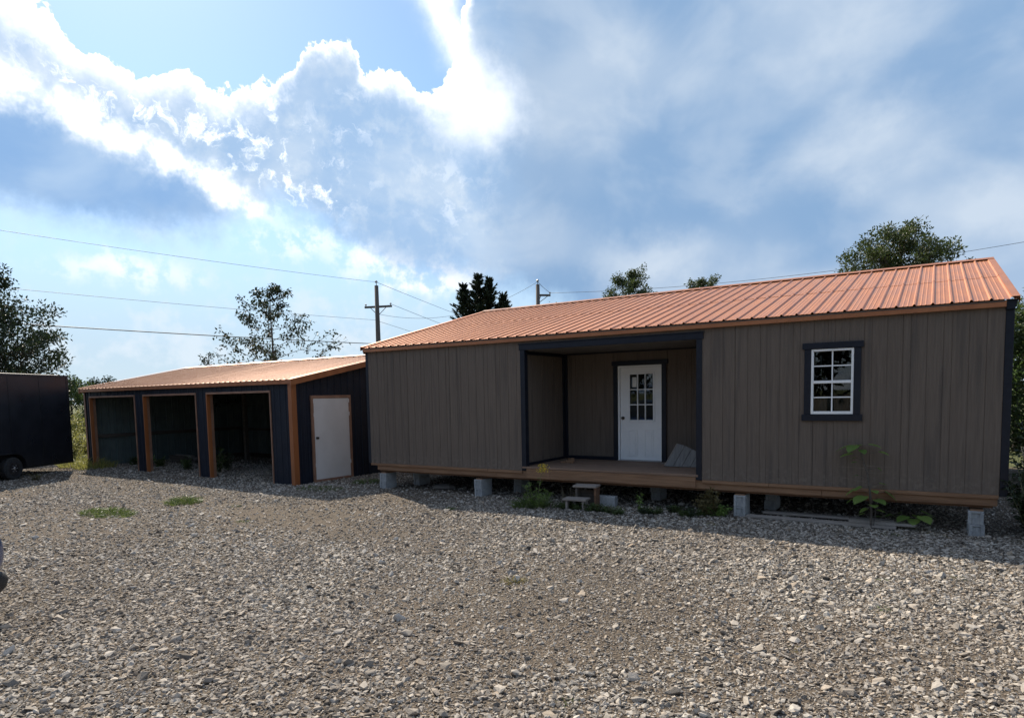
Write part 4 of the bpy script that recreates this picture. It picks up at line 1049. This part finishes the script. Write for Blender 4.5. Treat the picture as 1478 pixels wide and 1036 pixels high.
# goldenrod by the step
gd = thing('goldenrod', 'tall goldenrod weed with a yellow flower head in front of the porch', 'weed', (5.06, -.86, gz(5.06, -.86)))
r_ = random.Random(3); st = MB(); lf = MB(); fl = MB()
for i in range(11):
    a = r_.uniform(0, 6.28); main = i < 3
    lp = limb(r_, (math.cos(a)*.07, math.sin(a)*.07, -.02), Vector((math.cos(a)*(.15 if main else .7), math.sin(a)*(.15 if main else .7), 1)), (.82 if i == 0 else r_.uniform(.3, .6)), .05, 5, .2)
    st.tube(lp, [.007, .006, .005, .004, .003, .003], 4, False)
    for k_ in range(46):
        t_ = r_.uniform(.1, 1)*4.99; q_ = lp[int(t_)].lerp(lp[int(t_)+1], t_ % 1); dd = rv(r_); dd.z = abs(dd.z)*.6
        leaf(lf, q_, dd, Vector((0, 0, 1))+rv(r_)*.5, r_.uniform(.05, .13), .017)
    if i < 1:
        for k_ in range(170):
            q_ = lp[-1] + Vector((r_.gauss(0, .055), r_.gauss(0, .055), r_.uniform(-.1, .05))); leaf(fl, q_, rv(r_), rv(r_), .025, .018)
st.build('stems', 'stem_green', gd); lf.build('leaves', 'leaf_bright', gd); fl.build('flower_head', 'flower_yellow', gd)
for i in range(5):
    tuft('grass_tuft', 'long narrow grass blades growing around the goldenrod', 4.95+rng.uniform(-.35, .3), -.75+rng.uniform(-.2, .3), .42, .2, 80, 'grass_blade', 90+i, 'grass round the goldenrod', .8)
for i in range(7):
    x_ = 5.5+i*.2; bush('ground_weed', 'low green ground weed in front of the wooden step', x_, -.72+rng.uniform(-.12, .12), .17, .2, 'leaf_mid', 100+i, 9, 26, .05, 'weed', 'weeds by the step')
for i in range(9):
    x_ = 7.05+i*.13+rng.uniform(-.05, .05); bush('ground_weed', 'low creeping green weed between the step and the leafy weed', x_, -.28+rng.uniform(-.28, .2), .15, .2, 'leaf_dark' if i % 2 else 'leaf_mid', 110+i, 9, 26, .05, 'weed', 'creeping weeds under the porch')
bush('upright_weed', 'single upright pale weed stem beside the creeping weeds', 6.98, -.42, .4, .07, 'leaf_bright', 130, 3, 22, .06, 'weed')
bush('leafy_weed', 'leafy weed with reddish yellow leaves beside a block stack', 8.12, -.16, .46, .32, 'leaf_red', 131, 12, 44, .075, 'weed')
bush('leafy_weed', 'bright green low leaves at the foot of the reddish leafy weed', 8.30, -.22, .25, .26, 'leaf_bright', 132, 9, 30, .07, 'weed')
bush('dry_weed', 'dry bare weed stems behind the goldenrod', 5.36, -.12, .42, .3, 'leaf_red', 133, 9, 5, .05, 'weed', stemm='twig')

# sapling with big heart leaves in front of the window wall
def bigleaf(mb, p, d, size, r_):
    d = d.normalized(); s_ = d.cross(Vector((0, 0, 1))); s_ = s_.normalized() if s_.length > .01 else Vector((1, 0, 0)); n_ = s_.cross(d)
    out_ = [(0, 0), (.16, .42), (.02, .28)][:1] + [(-.06, .22), (.10, .44), (.38, .50), (.66, .34), (1.0, 0)]
    k_ = len(mb.v); P_ = [(a, 0, 0) for a in (0., .38, .7)]
    mid_ = [p, p + d*size*.38 - n_*size*.0, p + d*size*.72 - n_*size*.05, p + d*size - n_*size*.14]
    edge = lambda sg: [p + d*size*a + s_*sg*size*b_ + n_*size*(.10*b_ - .12*a*a) for a, b_ in ((-.06, .22), (.10, .44), (.38, .48), (.68, .32))]
    mb.v += [tuple(q_) for q_ in mid_]
    for sg in (1, -1):
        e_ = len(mb.v); mb.v += [tuple(q_) for q_ in edge(sg)]
        for f_ in ((k_, e_, e_+1), (k_, e_+1, k_+1), (k_+1, e_+1, e_+2), (k_+1, e_+2, k_+2), (k_+2, e_+2, e_+3), (k_+2, e_+3, k_+3)): mb.f.append(f_ if sg > 0 else f_[::-1])
sx_, sy_ = 10.62, -.16
sap = thing('sapling', 'slender sapling with large pale green leaves growing below the window', 'sapling', (sx_, sy_, gz(sx_, sy_)))
r_ = random.Random(17); st = MB(); lf = MB()
stem = [(0, 0, -.02), (-.01, .0, .35), (-.03, -.01, .6), (-.07, -.02, .85), (-.15, -.03, 1.12), (-.20, -.04, 1.27)]
st.tube(stem, [.02, .018, .016, .013, .010, .006], 6)
st.tube([(0.02, 0, 0), (.05, 0, .2), (.06, 0, .42)], [.008, .007, .004], 5)
for (bz, a, l_, s_) in ((1.24, 2.9, .12, .24), (1.26, .2, .14, .20), (1.27, 1.6, .06, .15), (1.26, 4.2, .08, .2), (1.12, 3.3, .12, .20), (1.13, .0, .24, .16), (1.05, 2.7, .12, .12), (.55, 3.0, .2, .2), (.52, .4, .22, .22), (.48, 4.0, .12, .24), (.44, 5.6, .1, .2), (.40, 2.5, .25, .22), (.42, .9, .15, .18), (.30, 3.6, .06, .14), (.27, .3, .08, .13), (.36, 5.0, .12, .15), (1.20, 5.2, .07, .13), (1.0, 3.4, .1, .09), (.9, .2, .16, .08), (.78, 2.9, .14, .08), (.66, .5, .15, .12), (.62, 3.5, .12, .13), (.58, 5.3, .1, .12), (.2, 2.8, .1, .1), (.16, .8, .1, .1)):
    i = max(k_ for k_ in range(6) if stem[k_][2] <= bz); i = min(i, 4); p0 = Vector(stem[i]).lerp(Vector(stem[i+1]), (bz-stem[i][2])/(stem[i+1][2]-stem[i][2]))
    d = Vector((math.cos(a), math.sin(a), .25)); p1 = p0 + d.normalized()*l_; st.tube([p0, p1], [.004, .003], 4); bigleaf(lf, p1, Vector((math.cos(a)*.9, math.sin(a)*.7-.25, -.4+r_.uniform(-.2, .4))), s_*.98, r_)
tw = MB()
for (bz, a, l_) in ((.92, 3.1, .38), (.86, .3, .3), (.72, 3.2, .34), (.97, .1, .36)):
    p0 = Vector((-.08, -.02, bz)); lp = limb(r_, p0, Vector((math.cos(a), math.sin(a)*.4, .05)), l_, .0, 4, .3); tw.tube(lp, [.004, .004, .003, .003, .002], 4)
st.build('stem', 'dark_wood', sap); lf.build('leaves', 'leaf_bright', sap); tw.build('bare_twigs', 'twig', sap)
bl = thing('broadleaf_weed', 'low weed with broad round leaves beside the sapling', 'weed', (11.17, .12, gz(11.1, .1)))
st = MB(); lf = MB()
for (a, l_, h_, s_) in ((2.6, .2, .22, .16), (.4, .1, .27, .2), (5.5, .14, .22, .19), (3.8, .12, .2, .17), (1.3, .1, .2, .15), (4.7, .05, .16, .16), (3.1, .3, .2, .1)):
    p1 = Vector((math.cos(a)*l_, math.sin(a)*l_, h_)); st.tube([(0, 0, 0), p1], [.005, .003], 4); bigleaf(lf, p1, Vector((math.cos(a), math.sin(a)-.3, -.35)), s_*1.15, r_)
st.build('stems', 'stem_green', bl); lf.build('leaves', 'leaf_bright', bl)

# overgrown corner at the far right
bush('corner_bush', 'dark leafy bush growing against the navy cabin corner', 12.66, .12, 1.15, .5, 'leaf_dark', 140, 22, 70, .085)
bush('corner_bush', 'taller dark bush behind the bush at the navy cabin corner', 13.0, .75, 1.6, .7, 'leaf_dark', 141, 26, 70, .09)
bush('corner_bush', 'low bush with brighter leaves under the dry stalks by the cabin', 12.75, -.30, .62, .42, 'leaf_mid', 142, 16, 50, .10)
bush('corner_bush', 'broad dark bush filling the ground beside the cabin end', 13.5, .0, 1.2, .8, 'leaf_dark', 143, 26, 60, .10)
ds_ = thing('dry_stalks', 'bundle of long pale dry stalks leaning at the cabin corner', 'dry stalks', (12.95, -.22, 0)); r_ = random.Random(9)
for i in range(16):
    m_ = MB(); top = Vector((-.42+r_.uniform(-.12, .14), .25+r_.uniform(-.15, .1), 1.22+r_.uniform(-.1, .1))); bot = Vector((r_.uniform(-.45, .75), r_.uniform(-.2, .25), .02))
    m_.tube([bot, bot.lerp(top, .5)+Vector((.03, 0, .05)), top], [.006, .005, .004], 5); m_.build('stalk', 'dry_stalk', ds_)

# grass tufts in the gravel
tuft('grass_tuft', 'wide low green grass patch on the open gravel in front of the shed', -2.15, -5.05, .24, .62, 700, 'grass_blade', 201, None, .9, 1.3, .6)
tuft('grass_tuft', 'rounder grass clump on gravel between the wide patch and the shed', -2.05, -3.55, .32, .36, 380, 'grass_blade', 202, None, .8)
tuft('grass_tuft', 'small bright weed tuft on gravel before the second block stack', 3.62, -1.62, .13, .12, 80, 'grass_blade', 203, None, .8)
tuft('grass_tuft', 'grass growing at the foot of the white shed door', -.75, .55, .26, .4, 200, 'grass_blade', 204, None, .8)
tuft('grass_tuft', 'thin grass strip beside the shed corner post', -.95, -.75, .16, .6, 320, 'grass_blade', 205, None, .9, 1.2, .7)
tuft('grass_tuft', 'yellowish grass clump standing in the middle of the gravel yard', 7.32, -5.2, .13, .15, 130, 'grass_dry', 206, None, .9)
for i, (x_, y_) in enumerate(((6.38, -8.66), (9.25, -7.54), (11.67, -2.74), (10.45, -5.72), (10.95, -3.2), (10.9, -.55), (11.45, -.25), (1.0, -4.3), (-.6, -3.3), (8.4, -1.0), (11.0, -4.3))):
    tuft('grass_tuft', 'tiny flat weed tuft among the gravel stones', x_, y_, .05 if i < 5 else .07, .10 if i < 5 else .16, 90, 'grass_blade' if i % 3 else 'grass_dry', 220+i, 'tiny tufts in the gravel', 1.2)
for i, (u, d, h_, mt) in enumerate(((9.9, 1.0, .3, 'leaf_mid'), (9.0, .9, .35, 'leaf_bright'), (8.4, 1.1, .3, 'leaf_mid'), (6.6, 1.0, .45, 'leaf_mid'), (6.1, 1.3, .35, 'leaf_mid'), (4.75, .9, .75, 'leaf_mid'), (5.1, 1.4, .6, 'leaf_dark'), (2.4, 2.6, .55, 'leaf_mid'))):
    p = shw(u, d); where = 'nearest the trailer' if u > 7.6 else ('in the middle' if u > 4.2 else 'nearest the white door')
    bush('bay_weed', 'green weed growing on gravel inside the shed bay ' + where, p.x, p.y, h_, .3, mt, 240+i, 9, 22, .11, 'weed', 'weeds in the bay ' + where)
p = shw(11.35, .4); bush('post_weed', 'small weed at the far end post of the shed', p.x, p.y, .4, .25, 'leaf_bright', 260, 8, 24, .08, 'weed')
bush('trailer_weed', 'small pale weed on the gravel beside the trailer wheel', -10.3, -3.0, .25, .2, 'leaf_red', 261, 8, 20, .06, 'weed')

# ------------------------------------------------------------------ utility poles and lines
P1_ = Vector((*polar(43.74, 49), 0)); P2_ = Vector((*polar(30.07, 49), 0))
def upole(base, H, label, arm_z, arm_half, arm_dir, shift=0.):
    root = thing('utility_pole', label, 'utility pole', base); m_ = MB(); m_.tube([(0, 0, -.1), (0, 0, H*.5), (0, 0, H)], [.21, .18, .14], 12); m_.build('pole', 'pole_wood', root, smooth=True)
    d = Vector(arm_dir).normalized(); s_ = d.cross(Vector((0, 0, 1)))
    a, b_ = d*(shift-arm_half), d*(shift+arm_half); m_ = MB()
    c0 = [a - s_*.14 + Vector((0, 0, arm_z+.08)), a - s_*.26 + Vector((0, 0, arm_z+.08)), a - s_*.26 + Vector((0, 0, arm_z-.06)), a - s_*.14 + Vector((0, 0, arm_z-.06))]
    m_.prism(c0, b_-a); m_.build('cross_arm', 'pole_wood', root)
    for t_ in (-1, 1):
        m_ = MB(); m_.tube([d*(shift+t_*arm_half*.6)-s_*.2+Vector((0, 0, arm_z-.03)), Vector((0, 0, arm_z-.62))-s_*.14], .025, 5); m_.build('brace', 'wire', root)
    for t_ in (-.92, .92):
        m_ = MB(); m_.lathe(d*(shift+t_*arm_half)-s_*.2+Vector((0, 0, arm_z+.08)), (0, 0, 1), [(0, .03), (.06, .03), (.07, .07), (.14, .07), (.17, .03)], 8); m_.build('insulator', 'porcelain', root)
    m_ = MB(); m_.lathe((0, 0, H), (0, 0, 1), [(0, .03), (.2, .03), (.21, .1), (.3, .1), (.36, .04)], 8); m_.build('insulator', 'porcelain', root)
    return root
rt = Vector((math.cos(R(43.7)), math.sin(R(43.7)), 0))
upole(P1_, 10.2, 'wooden utility pole with a wide cross arm behind the shed', 8.72, 1.05, rt + Vector((.25, -.35, 0)))
upole(P2_, 10.2, 'wooden utility pole with a short side arm behind the cabin ridge', 9.45, .45, rt, .55)
def wire(a, b_, sag, r_, label):
    a, b_ = Vector(a), Vector(b_); m_ = MB(); n_ = 24
    m_.tube([a.lerp(b_, i/n_) + Vector((0, 0, -sag*4*(i/n_)*(1-i/n_))) for i in range(n_+1)], r_, 5); o_ = m_.build('power_line', 'wire', smooth=True)
    tag(o_, label, 'power line', 'overhead lines')
t1 = P1_ + Vector((0, 0, 10.45)); wire(t1, (-26.5, -26, 10.6), .5, .011, 'thin top power line running left from the cross arm pole')
wire(P1_ + Vector((0, 0, 7.75)), (-26.5, -26, 7.9), .35, .011, 'middle power line left of the cross arm pole')
wire(P1_ + Vector((0, 0, 6.05)), (-26.5, -26, 6.35), .3, .028, 'thick low communication cable left of the cross arm pole')
wire(t1, (-46, 115, 9), .8, .014, 'power line going from the top of the cross arm pole into the distance')
wire(P1_ + Vector((.9, .6, 8.85)), (-44, 110, 6), .8, .014, 'power line going from the cross arm end into the distance')
wire(P1_ + Vector((0, 0, 7.7)), (-50, 112, 6), .6, .012, 'lower power line going from the cross arm pole into the distance')
wire(P1_ + Vector((0, 0, 8.2)), P2_ + Vector((0, 0, 10.4)), 1.2, .012, 'sagging power line between the two utility poles')
wire(P2_ + rt*.95 + Vector((0, 0, 9.6)), (15.4, 34.3, 9.9), .55, .013, 'power line running right from the short side arm over the cabin')
wire((15.4, 34.3, 9.9), (45, 36, 11.0), .3, .013, 'power line continuing beyond the big tree over the cabin end')
wire(P2_ + Vector((0, 0, 10.4)), P2_ + rt*.95 + Vector((0, 0, 9.6)), .05, .016, 'short jumper wire from the pole top to the side arm')
